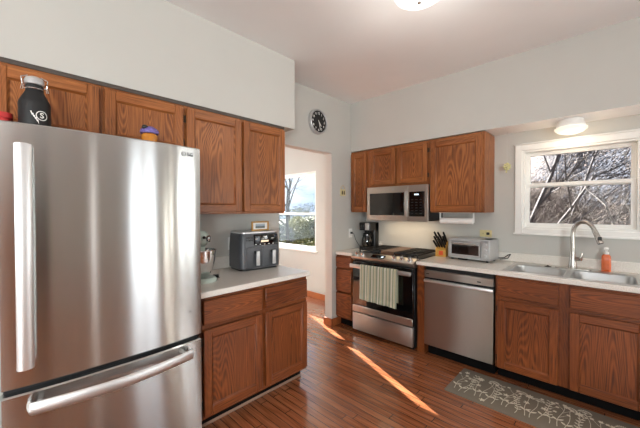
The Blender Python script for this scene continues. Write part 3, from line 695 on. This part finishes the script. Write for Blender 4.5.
# striped towel over the oven handle
def towelmat():
    k = NT('striped_towel'); t_ = k.n('ShaderNodeTexCoord'); sp = k.n('ShaderNodeSeparateXYZ'); k.l(t_.outputs['Object'], sp.inputs[0])
    f = k.math('FRACT', k.math('MULTIPLY', sp.outputs[0], 12.5))
    g, c, y_, gg = srgb(164, 172, 132), srgb(244, 240, 224), srgb(220, 214, 176), srgb(178, 186, 164)
    col = k.ramp(f, [(0, c), (.16, g), (.30, c), (.42, y_), (.56, c), (.62, gg), (.78, g), (.88, c)], 'CONSTANT')
    k.l(col, k.p.inputs['Base Color']); k.p.inputs['Roughness'].default_value = .9
    k.bump(k.noise(t_.outputs['Object'], 500, 2), .3, .001); return k.m
def towel():
    n, rows = 40, []
    prof = [(-.030, .47), (-.030, .60), (-.030, .74), (-.031, .79), (-.036, .812), (-.046, .8165), (-.056, .812), (-.0605, .79), (-.061, .70), (-.062, .60), (-.064, .50), (-.066, .43)]
    b = bmesh.new()
    for i in range(n+1):
        u = i/n; x = .160+.462*u; r = []
        for (y, z) in prof:
            dn = max(0, (.80-z)/.37); rip = (.006*math.sin(u*19)+.004*math.sin(u*43+1))*dn
            sg = 1 if y > -.04 else -1
            zz = z-.010*u*dn if sg < 0 else z
            r.append(b.verts.new((x+.004*dn*math.sin(u*9), y-.007*dn*(sg < 0)+rip*(1 if sg < 0 else .3), zz)))
        rows.append(r)
    for A, B in zip(rows, rows[1:]):
        for j in range(len(prof)-1): b.faces.new((A[j], B[j], B[j+1], A[j+1]))
    me = bpy.data.meshes.new('towel'); bmesh.ops.solidify(b, geom=b.faces[:], thickness=.0025)
    bmesh.ops.recalc_face_normals(b, faces=b.faces[:])
    for f in b.faces: f.smooth = True
    b.to_mesh(me); b.free(); me.materials.append(towelmat()); o = bpy.data.objects.new('dish_towel', me); COL.objects.link(o)
    o.location = (2.84, 2.217, 0); o.rotation_euler = (0, 0, RR)
    return tag(o, 'green and cream striped towel hanging on the oven handle', 'towel')
towel()

# ------------------------------------------------------------------ microwave
t = thing('microwave', 'stainless over-the-range microwave with dark door window', 'microwave', (3.12, 2.203, 1.297), RR)
MW, MH, MD = .776, .397, XR-.004-3.12
MB().box(.002, .03, .004, MW-.002, MD, MH, bev=.002).obj('body', BLACK, t)
m = MB(); m.box(0, 0, 0, .545, .03, MH, 0, .004); md = m.obj('door', STEEL_DW, t)
MB().box(.04, -.003, .06, .505, .01, .325, bev=.006).obj('window', GLASSBLACK, md)
MB().box(.519, -.020, .05, .537, -.001, .335, bev=.005, seg=2).obj('handle', STEEL_DW, md)
m = MB(); m.lathe([(.002, 0), (.014, 0), (.013, .002), (.002, .0022)], seg=24, M=Matrix.Translation((.36, 0, .360)) @ CM); m.obj('badge', SILVER, md)
m = MB(); m.box(.548, 0, 0, MW, .03, MH, 0, .004); mc = m.obj('control_panel', STEEL_DW, t)
MB().box(.560, -.003, .052, .742, .01, .325, bev=.004).obj('keypad', GLASSBLACK, mc)
m = MB(); m.box(.625, -.004, .285, .675, 0, .300); m.obj('display', LCD, mc)
m = MB()
for r in range(6):
    for c in range(3): m.box(.585+.05*c, -.0035, .085+.03*r, .612+.05*c, 0, .0885+.03*r)
m.obj('key_marks', DARKGREY, mc)
for x in (.08, MW-.30): MB().box(x, .10, -.002, x+.22, .25, .006).obj('grease_filter', SILVER, t)
m = MB(); m.box(.33, .26, -.003, .45, .32, .006); lamp = m.obj('cooktop_light', LAMPWARM, t)
area('cooktop_lamp', (3.33, 1.82, 1.285), (.25, 0, -1), .6, .25, 1.5, (1, .74, .47)).data.spread = math.radians(170)

# ------------------------------------------------------------------ dishwasher
t = thing('dishwasher', 'stainless dishwasher beside the range', 'dishwasher', (2.875, 1.350, 0), RR)
DWW = .612; DWD = XR-.02-2.875
MB().box(.004, .03, .10, DWW-.004, DWD, .868, bev=.002).obj('tub', BLACK, t)
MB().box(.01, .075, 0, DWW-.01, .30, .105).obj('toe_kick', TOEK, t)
m = MB(); m.box(0, 0, .108, DWW, .034, .735, 0, .004); dw = m.obj('door', STEEL_D, t)
m = MB(); m.box(0, 0, .768, DWW, .034, .836, 0, .004); cs = m.obj('control_strip', STEEL_D, t)
m = MB(); m.box(.02, -.001, .800, .05, .004, .806); m.box(DWW-.13, -.0015, .790, DWW-.10, .004, .800); m.obj('button_marks', BLACK, cs)
m = MB(); m.box(0, -.018, .722, DWW, .02, .750, 0, .006, 2); m.obj('pocket_handle', STEELH, t)
MB().box(0, .022, .745, DWW, .034, .772).obj('handle_recess', BLACKM, t)

# ------------------------------------------------------------------ sink, faucet, soap
t = thing('kitchen_sink', 'stainless double-bowl drop-in sink below the window', 'sink', (3.165, .2665, CT))
ox, oy = 3.165, .2665
def loop(x0, y0, x1, y1, r, z): return [(x-ox, y-oy, z) for x, y in rrect(x0, y0, x1, y1, r, 6)]
for by0, by1, oy0, oy1 in ((.29, .645, .2665, SY1+.012), (-.11, .248, SY0-.012, .2665)):
    m = MB(); bx0, bx1 = 2.924, 3.300
    m.loops([loop(SX0-.012, oy0, SX1+.012, oy1, .004 if False else .012, .0005), loop(SX0-.010, oy0, SX1+.010, oy1, .012, .004), loop(bx0-.006, by0-.006, bx1+.006, by1+.006, .062, .0045), loop(bx0, by0, bx1, by1, .058, 0),
             loop(bx0+.006, by0+.006, bx1-.006, by1-.006, .055, -.14), loop(bx0+.03, by0+.03, bx1-.03, by1-.03, .05, -.168), loop(bx0+.10, by0+.10, bx1-.10, by1-.10, .04, -.172)], 0, cap0=False)
    bo = m.obj('bowl', SINKSTEEL, t)
    m = MB(); m.lathe([(.002, -.168), (.03, -.168), (.04, -.170), (.044, -.1725)], ((bx0+bx1)/2-ox, (by0+by1)/2-oy, 0), 24); m.obj('drain', CHROME, bo)
t = thing('faucet', 'brushed nickel gooseneck faucet behind the sink', 'faucet', (3.365, .262, CT+.004))
m = MB(); m.loops([rrect(-.03, -.12, .03, .12, .028, 6, z) for z in (0, .006)]); m.obj('deck_plate', NICKEL, t)
dx, dy = -.42, -.907; Rg = .078
m = MB(); m.lathe([(.030, .005), (.031, .02), (.027, .05), (.023, .085), (.021, .15)], seg=24, cap=True)
pts = [(0, 0, .10), (0, 0, .22), (0, 0, .305)]
for k in range(1, 15):
    a = PI*k/16; pts.append((dx*Rg*(1-math.cos(a)), dy*Rg*(1-math.cos(a)), .305+Rg*1.25*math.sin(a)))
ex = pts[-1]
m.tube(pts, [.018, .017, .016]+[.016]*(len(pts)-3), 14)
m.obj('spout', NICKEL, t)
tl = (Vector(pts[-1])-Vector(pts[-2])).normalized()
m = MB(); e0 = Vector(ex); m.tube([e0-tl*.005, e0+tl*.02, e0+tl*.06, e0+tl*.115], [.0155, .018, .019, .022], 16, 0); m.tube([e0+tl*.115, e0+tl*.120], [.018, .017], 14, 1)
side = Vector((.70, -.70, 0)); mid = e0+tl*.075
m.box(-.012, -.012, -.016, .012, .012, .016, 1, .003, M=Matrix.Translation(mid+Vector((-.011, -.009, 0))))
m.obj('spray_head', [NICKEL, BLACK], t)
m = MB(); m.tube([(0, 0, .088), (-.02, -.045, .092), (-.026, -.058, .093)], [.017, .017, .015], 14)
m.tube([(-.022, -.05, .093), (-.024, -.058, .115), (-.02, -.062, .145)], [.009, .008, .007], 10); m.obj('handle', NICKEL, t)
t = thing('soap_dispenser', 'clear bottle of orange soap with white pump by the faucet', 'soap bottle', (3.44, .055, CT))
m = MB(); m.loops([rrect(-.020+i, -.030+i, .020-i, .030-i, .016, 5, z) for z, i in ((0, .003), (.004, 0), (.10, 0), (.125, .002), (.138, .010), (.142, .011))]); m.obj('bottle_body', ORANGE, t)
m = MB(); m.cyl((0, 0, .142), (0, 0, .160), .017, .017, 20); m.cyl((0, 0, .16), (0, 0, .178), .008, .008, 12); m.box(-.042, -.014, .178, .014, .014, .196, 0, .005, 2); m.obj('pump', WHITEP, t)
m = MB(); m.lathe([(.002, 0), (.024, 0), (.026, .004), (.010, .008), (.008, .014), (.002, .016)], seg=20)
tag(m.obj('sink_stopper', BRONZE, None, 40, (3.345, .43, CT+.0045)), 'dark sink stopper lying on the sink deck left of the faucet', 'stopper')

# ------------------------------------------------------------------ right counter things
t = thing('toaster_oven', 'silver toaster oven with glass door on the counter', 'toaster oven', (3.245, 1.262, CT), RR+math.radians(-5))
TW, TD, TH = .40, .235, .218; z0 = .018
m = MB(); m.box(0, .012, z0+.192, TW, TD, TH, 0, .008, 2); m.box(0, .012, z0, .012, TD, z0+.20, 0, .003); m.box(TW-.085, .012, z0, TW, TD, z0+.20, 0, .003); m.box(0, TD-.012, z0, TW, TD, z0+.20, 0); m.box(0, .012, z0, TW, TD, z0+.014, 0)
m.obj('housing', SILVER, t)
m = MB(); m.box(0, 0, z0, .022, .014, TH-.006, 0, .003); m.box(TW-.078, 0, z0, TW, .014, TH-.006, 0, .004); m.box(0, 0, TH-.03, TW, .014, TH-.004, 0, .003); m.box(0, 0, z0, TW, .014, z0+.022, 0, .003); m.obj('front_frame', SILVER, t)
m = MB(); m.box(.024, -.006, z0+.024, TW-.082, .006, z0+.040, 0, .002); m.box(.024, -.006, TH-.062, TW-.082, .006, TH-.034, 0, .002); m.box(.024, -.006, z0+.03, .036, .006, TH-.04, 0, .002); m.box(TW-.094, -.006, z0+.03, TW-.082, .006, TH-.04, 0, .002); td = m.obj('door', SILVER, t)
MB().box(.035, -.003, z0+.038, TW-.093, .002, TH-.060).obj('glass', OVENGLASS, td)
m = MB(); m.tube([(.045, -.004, TH-.05), (.05, -.032, TH-.05), (TW-.11, -.032, TH-.05), (TW-.105, -.004, TH-.05)], .007, 10); m.obj('handle', CHROME, td)
m = MB()
for k in range(14): m.cyl((.03+.02*k, .02, z0+.085), (.03+.02*k, TD-.02, z0+.085), .0016, seg=6)
for y in (.03, .12, .20): m.cyl((.016, y, z0+.085), (TW-.09, y, z0+.085), .002, seg=6)
m.obj('rack', CHROME, t)
for k in range(3): m = MB(); m.cyl((TW-.039, 0, z0+.042+.056*k), (TW-.039, -.018, z0+.042+.056*k), .018, .016, 18); m.box(TW-.041, -.022, z0+.029+.056*k, TW-.037, -.016, z0+.055+.056*k); m.obj('knob', SILVER, t)
for x in (.03, TW-.03):
    for y in (.03, TD-.03): MB().cyl((x, y, 0), (x, y, z0+.002), .012, seg=12).obj('foot', BLACK, t)
MB().box(.10, .004, .004, .19, .03, .02).obj('crumb_tray_tab', BLACK, t)
t_cord = MB().tube([(3.478, .86, .935), (3.486, .80, .945), (3.470, .765, .975), (3.484, .745, .985), (3.486, .77, .94), (3.484, .84, .925)], .004, 6)
tag(t_cord.obj('power_cord', BLACK), 'black cord looping behind the toaster oven', 'cord')

t = thing('knife_block', 'pale wooden knife block with black-handled knives beside the range', 'knife block', (3.315, 1.372, CT), RR+math.radians(4))
m = MB(); prof = [(0, 0), (.15, 0), (.15, .155), (.105, .165), (0, .078)]
m.prism([(y, z) for y, z in prof], -.055, .055, 'yz'); kb = m.obj('block', BLOCKWOOD, t)
MB().box(-.018, -.0012, .018, .026, .002, .062).obj('label', LABELRED, kb)
dv = Vector((0, -.63, .777)).normalized()
for r, (sy, n_) in enumerate(((.022, 4), (.055, 3), (.088, 3))):
    for k in range(n_):
        x = -.04+.08*k/(n_-1); b0 = Vector((x, sy, .078+sy*.83)); tilt = Vector((x*1.5-.16+.05*math.sin(3*k+r), 0, 0))
        d2 = (dv+tilt).normalized(); ln = .105+.022*r
        m = MB(); m.tube([b0-d2*.004, b0+d2*.014, b0+d2*.014, b0+d2*ln*.6, b0+d2*ln], [.004, .004, .0105, .0115, .0095], 8); o = m.obj('knife_handle', BLACK, t)

t = thing('coffee_maker', 'black and steel drip coffee maker in the corner', 'coffee maker', (3.26, 2.43, CT), RR)
m = MB(); m.loops([rrect(0, 0, .175, .215, .02, 4, z) for z in (0, .032)]); m.loops([rrect(0, .115, .175, .215, .02, 4, z) for z in (.03, .34)]); m.loops([rrect(0, .0, .175, .215, .025, 4, z) for z in (.245, .33, .345)])
cb = m.obj('body', BLACK, t)
m = MB(); m.box(.012, -.003, .262, .075, .01, .325, 0, .003); m.obj('control_window', GLASSBLACK, cb)
m = MB(); m.box(.085, -.004, .045, .125, .02, .34, 0, .004) if False else m.box(.10, -.004, .25, .16, .01, .34, 0, .004); m.obj('steel_panel', STEELH, cb)
m = MB(); m.lathe([(.002, .034), (.055, .034), (.064, .05), (.068, .10), (.060, .15), (.048, .175), (.046, .19), (.05, .20)], (.0875, .062, 0), 28, cap=False); cf = m.obj('carafe', CARAFE, t)
m = MB(); m.lathe([(.002, .215), (.04, .212), (.052, .20), (.05, .19), (.002, .19)], (.0875, .062, 0), 24); m.lathe([(.0485, .165), (.0545, .165), (.0545, .18), (.0485, .18)], (.0875, .062, 0), 24, cap=False); m.obj('carafe_lid', BLACK, cf)
MB().tube([(.13, .03, .17), (.155, .005, .175), (.16, .0, .12), (.135, .02, .075)], .008, 8).obj('carafe_handle', BLACK, cf)
m = MB(); m.tube([(3.17, YW-.032, 1.124), (3.19, YW-.045, 1.11), (3.24, YW-.035, 1.03), (3.31, YW-.030, .96), (3.36, YW-.035, .93), (3.42, YW-.09, .925)], .0035, 6)
tag(m.obj('power_cord', BLACK), 'thin black cord from the corner outlet to the coffee maker', 'cord')

t = thing('paper_towel_holder', 'white paper towel holder under the right wall cabinet', 'paper towel holder', (3.30, 1.372, 1.395), RR)
m = MB(); m.box(0, -.03, -.006, .345, .03, 0, 0, .002)
for x in (0, .337): m.box(x, -.016, -.105, x+.008, .016, 0, 0, .003, 2)
m.obj('bracket', WHITEP, t)
m = MB(); m.cyl((.010, 0, -.088), (.335, 0, -.088), .032, seg=28); m.obj('paper_roll', PAPER, t)

# hanging sun catcher from the soffit
t = thing('sun_catcher', 'small yellow-green glass ornament hanging beside the window', 'ornament', (3.40, .762, ZS+.008))
MB().tube([(0, 0, 0), (0, 0, -.30)], .0011, 5).obj('thread', SILVER, t)
YG = plain('yellow_green_glass', srgb(206, 204, 150), .15, 0, .12, .3)
m = MB()
for k in range(7):
    a = 2*PI*k/7; m.ball((0, .022*math.cos(a), -.338+.026*math.sin(a)), (.006, .014, .012), 10)
m.ball((0, 0, -.338), (.008, .013, .013), 10); m.ball((0, 0, -.306), .008, 8); m.ball((0, .006, -.385), (.006, .008, .014), 8)
m.obj('glass_petals', YG, t)

# ------------------------------------------------------------------ lamps
t = thing('ceiling_light', 'round opal flush ceiling light in the middle of the ceiling', 'ceiling light', (1.81, .885, ZC))
MB().lathe([(.002, 0), (.13, 0), (.14, -.012), (.135, -.022), (.002, -.022)], seg=40).obj('base', NICKEL, t)
MB().lathe([(.155, -.022), (.158, -.030), (.146, -.052), (.112, -.074), (.065, -.088), (.002, -.094)], seg=40).obj('shade', LAMPGLASS, t)
MB().lathe([(.010, -.093), (.012, -.099), (.006, -.107), (.001, -.111)], seg=14).obj('finial', NICKEL, t)
l = bpy.data.lights.new('ceiling_bulb', 'POINT'); l.energy = 5; l.shadow_soft_size = .14; l.color = (1, .95, .88)
o = bpy.data.objects.new('ceiling_bulb', l); COL.objects.link(o); o.location = (1.81, .885, ZC-.42)
t = thing('soffit_light', 'small lit dome light with brass ring under the soffit above the sink', 'ceiling light', (3.345, .281, ZS+.008))
MB().lathe([(.002, 0), (.085, 0), (.09, -.02), (.100, -.055), (.098, -.062), (.002, -.062)], seg=36).obj('ring', WHITE, t)
MB().lathe([(.098, -.058), (.112, -.066), (.110, -.080), (.088, -.100), (.05, -.113), (.002, -.118)], seg=36).obj('shade', LAMPWARM, t)
l = bpy.data.lights.new('soffit_bulb', 'POINT'); l.energy = 1.6; l.shadow_soft_size = .09; l.color = (1, .80, .58)
o = bpy.data.objects.new('soffit_bulb', l); COL.objects.link(o); o.location = (3.33, .281, ZS-.20)

# ------------------------------------------------------------------ rug
t = thing('runner_rug', 'grey-brown runner rug with cream wildflowers before the sink', 'rug', (2.64, .97, 0), RR)
RL, RW2 = 1.42, .225
m = MB(); m.loops([rrect(0, -RW2, RL, RW2, .012, 3, 0), rrect(0, -RW2, RL, RW2, .012, 3, .006), rrect(.004, -RW2+.004, RL-.004, RW2-.004, .010, 3, .009)])
rz_ = .0096; rr_ = random.Random(3)
def leafshape(cx, cy, a, ln, wd):
    ln *= .88; wd *= .85
    P = []
    for k in range(10):
        tt = k/9; P.append((cx+math.cos(a)*ln*tt, cy+math.sin(a)*ln*tt, wd*math.sin(PI*tt)))
    for p, q in zip(P, P[1:]):
        nx, ny = -math.sin(a), math.cos(a)
        m.quad([(p[0]+nx*p[2]/2+1e-5, p[1]+ny*p[2]/2, rz_), (p[0]-nx*p[2]/2-1e-5, p[1]-ny*p[2]/2, rz_), (q[0]-nx*q[2]/2-1e-5, q[1]-ny*q[2]/2, rz_), (q[0]+nx*q[2]/2+1e-5, q[1]+ny*q[2]/2, rz_)], 1)
# plants grow from the aisle edge (y=-) towards the cabinets (y=+)
def plant(x, kind):
    y0 = -.165+rr_.uniform(-.01, .03); h = rr_.uniform(.22, .31); lean = rr_.uniform(-.05, .06)
    P = [(x+lean*(k/8)**1.5+.008*math.sin(k*.8+x*40), y0+h*k/8) for k in range(9)]; stroke(m, P, .004, .0025, rz_, 1)
    tx, ty = P[-1]
    if kind == 0:
        for k in range(11):
            a = math.radians(15+15*k); stroke(m, [(tx, ty), (tx+.030*math.cos(a), ty+.030*math.sin(a))], .002, .002, rz_, 1); leafshape(tx+.028*math.cos(a), ty+.028*math.sin(a), a, .016, .010)
    elif kind == 1:
        for k in range(8): leafshape(tx, ty, 2*PI*k/8, .036, .014)
    elif kind == 2:
        for k in range(2, 9):
            for s in (-1, 1): leafshape(P[k][0], P[k][1], PI/2+s*.9, .032, .012)
    elif kind == 3:
        for q in (3, 5, 6):
            s = 1 if q % 2 else -1; b_ = [(P[q][0]+s*.012*k, P[q][1]+.018*k) for k in range(5)]; stroke(m, b_, .003, .002, rz_, 1)
            for k in range(6): leafshape(b_[-1][0], b_[-1][1], 2*PI*k/6, .016, .009)
        for k in range(6): leafshape(tx, ty, 2*PI*k/6, .02, .01)
    if kind != 2:
        leafshape(P[2][0], P[2][1], PI/2-.8, .055, .018); leafshape(P[2][0], P[2][1], PI/2+.8, .05, .018)
for k in range(30): plant(.05+k*.046+rr_.uniform(-.010, .010), (3, 0, 2, 1, 0, 3, 2)[k % 7])
for k in range(12):
    cx, cy = .05+k*.115+rr_.uniform(-.02, .02), rr_.choice((-.17, -.15, .02, .15)); a0 = rr_.uniform(0, 6)
    for q in range(5): leafshape(cx, cy, a0+2*PI*q/5, .026, .013)
RUG = plain('rug_taupe', srgb(112, 102, 88), .9, 0, .10, nscale=220, bump=.2); RUGP = plain('rug_cream_print', srgb(212, 204, 184), .9, 0, .06, nscale=220)
m.obj('mat', [RUG, RUGP], t)

# ------------------------------------------------------------------ outdoors
def groundmat():
    k = NT('winter_lawn'); o = k.obj(); a = k.noise(o, .5, 4); b = k.noise(o, 9, 4)
    v = k.math('ADD', k.math('MULTIPLY', a, .6), k.math('MULTIPLY', b, .4))
    k.l(k.ramp(v, [(.36, srgb(66, 58, 44)), (.48, srgb(74, 78, 46)), (.62, srgb(90, 94, 60))]), k.p.inputs['Base Color']); k.p.inputs['Roughness'].default_value = .95; return k.m
def hillmat():
    k = NT('leaf_litter_hill'); o = k.obj(); a = k.noise(o, .9, 5, .65); b = k.noise(o, 7, 5, .7)
    v = k.math('ADD', k.math('MULTIPLY', a, .5), k.math('MULTIPLY', b, .5))
    k.l(k.ramp(v, [(.34, srgb(62, 52, 50)), (.48, srgb(92, 78, 72)), (.62, srgb(122, 108, 96))]), k.p.inputs['Base Color']); k.p.inputs['Roughness'].default_value = .95; return k.m
GZ = -.5
g = MB()
def bankside(x, y): return 1/(1+math.exp((y-.55*x)/.9))
def hz(x, y):           # a brushy bank rises behind the sink window, the lawn by the nook stays lower
    q = bankside(x, y); return GZ+max(0, x-5.6)*.30*q*(1 if x < 13 else 1)+max(0, x-9)*.06*(1-q)
N1, N2 = 30, 44; b = bmesh.new(); grid = []
for i in range(N1+1):
    x = XR+.14+26*(i/N1)**1.3
    grid.append([b.verts.new((x, -12+40*j/N2, hz(x, -12+40*j/N2))) for j in range(N2+1)])
for i in range(N1):
    for j in range(N2): b.faces.new((grid[i][j], grid[i+1][j], grid[i+1][j+1], grid[i][j+1])).smooth = True
for f in b.faces:
    c_ = f.calc_center_median(); f.material_index = 1 if bankside(c_.x, c_.y) > .5 else 0
me = bpy.data.meshes.new('ground'); b.to_mesh(me); b.free(); me.materials.append(groundmat()); me.materials.append(hillmat())
o = bpy.data.objects.new('ground', me); COL.objects.link(o); o['kind'] = 'structure'
BARK = plain('grey_bark', srgb(58, 52, 52), .9, 0, .2, nscale=12); PALEB = plain('pale_bark', srgb(92, 86, 80), .9, 0, .12, nscale=14)
TWIG = plain('brown_twigs', srgb(70, 58, 54), .9, 0, .25, nscale=2); TWIGP = plain('pale_dry_twigs', srgb(96, 84, 74), .9, 0, .2, nscale=3)
NEED = plain('blue_grey_needles', srgb(56, 60, 72), .9, 0, .3, nscale=1.6); LEAFY = plain('yellow_green_leaves', srgb(124, 120, 66), .8, 0, .3, nscale=1.5); LEAFG = plain('olive_green_leaves', srgb(96, 104, 66), .8, 0, .3, nscale=1.5)
def tree_mesh(seed, h, r0, depth, spread=.6, twigs=True, lift=.25):
    R = random.Random(seed); m = MB(); b = m.bm
    def seg(p, d, ln, r, lev):
        n = 4; P = [p]; dd = d.copy()
        for k in range(n):
            dd = (dd+Vector((R.uniform(-1, 1), R.uniform(-1, 1), R.uniform(-.5, 1)*lift*2))*.13).normalized(); P.append(P[-1]+dd*ln/n)
        L = []; sd = 6 if lev == 0 else (4 if lev < 3 else 3)
        for i, q in enumerate(P):
            tt = (P[min(i+1, n)]-P[max(i-1, 0)]).normalized(); u = tt.orthogonal().normalized(); w = tt.cross(u); rr = r*(1-.45*i/n)
            L.append([b.verts.new(q+(u*math.cos(2*PI*k/sd)+w*math.sin(2*PI*k/sd))*rr) for k in range(sd)])
        for A, B in zip(L, L[1:]):
            for k in range(sd): b.faces.new((A[k], A[(k+1) % sd], B[(k+1) % sd], B[k])).smooth = True
        if lev >= depth: return
        for k in range(R.choice((3, 4, 4)) if lev else 5):
            i = R.randint(1 if lev else 2, n); a = R.uniform(0, 2*PI); sp = spread*R.uniform(.7, 1.3)
            t0 = (P[i]-P[i-1]).normalized(); u = t0.orthogonal().normalized(); w = t0.cross(u)
            nd = (t0*math.cos(sp)+(u*math.cos(a)+w*math.sin(a))*math.sin(sp)).normalized()
            seg(P[i], nd, ln*R.uniform(.5, .75), r*.5*(1-.3*i/n), lev+1)
    seg(Vector((0, 0, -.2)), Vector((0, 0, 1)), h*.55, r0, 0)
    return m
def put(o, x, y, label, cat, group=None, rz=0, lean=0):
    o.location = (x, y, hz(x, y)-.05); o.rotation_euler = (lean, 0, rz); return tag(o, label, cat, group)
put(tree_mesh(5, 5.5, .06, 4, .62).obj('bare_tree', BARK), 8.4, 1.75, 'bare grey tree at the left edge of the sink window view', 'tree', 'bare winter trees', 0, .45)
put(tree_mesh(11, 5.5, .035, 4, .75).obj('bare_tree', BARK), 9.6, .95, 'bare spreading tree in the middle of the sink window view', 'tree', 'bare winter trees', 0, .3)
put(tree_mesh(17, 4.6, .04, 4, .8).obj('bare_tree', BARK), 7.4, 1.42, 'slim bare tree nearest behind the sink window glass', 'tree', 'bare winter trees', 0, .6)
put(tree_mesh(21, 5.5, .09, 4, .75).obj('bare_tree', BARK), 8.2, 9.6, 'bare grey tree nearest beyond the nook window', 'tree', 'bare winter trees')
put(tree_mesh(33, 7, .13, 4, .6).obj('bare_tree', BARK), 15, 17.6, 'tall bare tree far behind the nook window', 'tree', 'bare winter trees')
put(tree_mesh(41, 3.2, .03, 3, .5).obj('sapling', PALEB), 6.3, .12, 'pale slim sapling right of the faucet, outside the sink window', 'tree')
put(tree_mesh(47, 2.6, .025, 3, .8).obj('sapling', PALEB), 6.0, 1.35, 'pale leaning sapling at the lower left of the sink window', 'tree', rz=1.2)
def evergreen(seed, h, r, n):
    R = random.Random(seed); m = MB(); b = m.bm
    m.tube([(0, 0, -.2), (0, 0, h*.96)], [.12, .01], 6, 1)
    for k in range(n):
        zt = R.random()**1.25; z = .3+zt*(h-.4); rr = r*(1-zt)*R.uniform(.35, 1)+.06; a = R.uniform(0, 2*PI)
        p = Vector((rr*math.cos(a), rr*math.sin(a), z-.1*rr)); out = Vector((math.cos(a), math.sin(a), R.uniform(-.5, .25))).normalized(); sd = Vector((-math.sin(a), math.cos(a), R.uniform(-.3, .3)))
        ln = R.uniform(.07, .17); wd = R.uniform(.008, .02)
        f = b.faces.new([b.verts.new(q) for q in (p-sd*wd-out*ln*.5, p+sd*wd-out*ln*.5, p+out*ln*.5+Vector((0, 0, -.05)))]); f.material_index = 0
    return m
for i, (x, y, h, r, lab) in enumerate(((12.2, -.75, 4.3, 2.1, 'dark blue-grey evergreen at the right of the sink window view'), (15.5, 1.0, 3.4, 2.0, 'blue-grey evergreen behind the bare trees in the sink window'), (14.8, -3.4, 5.0, 2.3, 'far blue-grey evergreen beyond the right edge of the sink window'))):
    put(evergreen(60+i, h, r, 22000).obj('evergreen_tree', [NEED, BARK]), x, y, lab, 'tree', 'evergreens on the bank')
def bush(seed, h, r, n):
    R = random.Random(seed); m = MB(); b = m.bm
    for k in range(6): a = 2*PI*k/6; m.tube([(0, 0, -.1), (.3*r*math.cos(a), .3*r*math.sin(a), .45*h), (.6*r*math.cos(a), .6*r*math.sin(a), .75*h)], [.03, .02, .008], 5, 2)
    for k in range(n):
        a, ph, q = R.uniform(0, 2*PI), math.acos(R.uniform(-.8, 1)), R.uniform(.55, 1.05)**.6*(1+.12*math.sin(5*R.random()))
        c = Vector((r*q*math.sin(ph)*math.cos(a), r*q*math.sin(ph)*math.sin(a), h*.5+h*.5*q*math.cos(ph))); s_ = R.uniform(.02, .055)
        e1 = Vector((R.uniform(-1, 1), R.uniform(-1, 1), R.uniform(-1, 1))).normalized()*s_; e2 = Vector((R.uniform(-1, 1), R.uniform(-1, 1), R.uniform(-1, 1))).normalized()*s_
        f = b.faces.new([b.verts.new(c+v_) for v_ in (e1, e2, -e1, -e2)]); f.material_index = 0 if R.random() < .65 else 1
    return m
GREYL = plain('grey_violet_leaves', srgb(104, 104, 112), .9, 0, .25, nscale=2)
for i, (x, y, h, r, mm, lab) in enumerate(((9.4, 11.6, 1.25, .6, (GREYL, LEAFG), 'low grey-violet bush at the left of the nook window'), (10.7, 11.9, 1.5, .6, (LEAFY, LEAFG), 'yellow-green bush in the middle of the nook window'), (11.6, 11.75, 1.3, .55, (LEAFG, TWIG), 'olive-brown bush at the right of the nook window'), (16.5, 18.6, 1.7, 1.9, (LEAFG, GREYL), 'wide distant olive bush beyond the lawn in the nook window'), (20.5, 20.6, 1.9, 2.4, (GREYL, LEAFG), 'far grey-green bush at the edge of the lawn'))):
    put(bush(80+i, h, r, 3500).obj('bush', [mm[0], mm[1], BARK]), x, y, lab, 'bush', 'bushes outside the nook window')
def thicket(seed, n, xr, yr, hh, leaves=0, region=None):
    R = random.Random(seed); m = MB(); b = m.bm
    for k in range(n):
        x, y = R.uniform(*xr), R.uniform(*yr)
        if region and not region(x, y): continue
        p = Vector((x, y, hz(x, y)-.03)); d = Vector((R.uniform(-1.3, 1.3), R.uniform(-1.5, 1.5), 1)).normalized(); ln = R.uniform(.4, 1)*hh; r = R.uniform(.003, .009); P = [p]
        for q in range(3): d = (d+Vector((R.uniform(-.6, .6), R.uniform(-.7, .7), -.15))).normalized(); P.append(P[-1]+d*ln/3)
        u = d.orthogonal().normalized(); w = d.cross(u); L = []
        for i, q in enumerate(P): L.append([b.verts.new(q+(u*math.cos(2*PI*j/3)+w*math.sin(2*PI*j/3))*r*(1-.25*i)) for j in range(3)])
        mi = 0 if R.random() < .72 else 1
        for A, B in zip(L, L[1:]):
            for j in range(3): f = b.faces.new((A[j], A[(j+1) % 3], B[(j+1) % 3], B[j])); f.material_index = mi
        for q in range(leaves):
            c = P[R.randint(1, 3)]+Vector((R.uniform(-.2, .2), R.uniform(-.2, .2), R.uniform(-.15, .15))); s = R.uniform(.02, .05)
            e1 = Vector((R.uniform(-1, 1), R.uniform(-1, 1), R.uniform(-1, 1))).normalized()*s; e2 = Vector((R.uniform(-1, 1), R.uniform(-1, 1), R.uniform(-1, 1))).normalized()*s
            f = b.faces.new([b.verts.new(c+v_) for v_ in (e1, e2, -e1, -e2)]); f.material_index = 2 if R.random() < .6 else 3
    return m
tag(thicket(3, 15000, (6.4, 13), (-3.0, 3.2), 1.7).obj('brush_thicket', [TWIG, TWIGP, LEAFY, LEAFG]), 'tangled brown winter brush on the bank outside the sink window', 'brush', None, 'stuff')
tag(thicket(4, 1800, (6.2, 12), (7, 15), .8, 8, lambda x, y: .95 < y/x < 1.45).obj('hedge_brush', [TWIG, TWIGP, LEAFY, LEAFG]), 'yellow-green low shrubs outside the nook window', 'shrubs', None, 'stuff')
# unseen wall added outside to keep direct sun off the sink window
struct('sun_blocker_wall', MB().box(XR+.13, 2.1, GZ, 4.85, 2.35, 5.2), WALL)
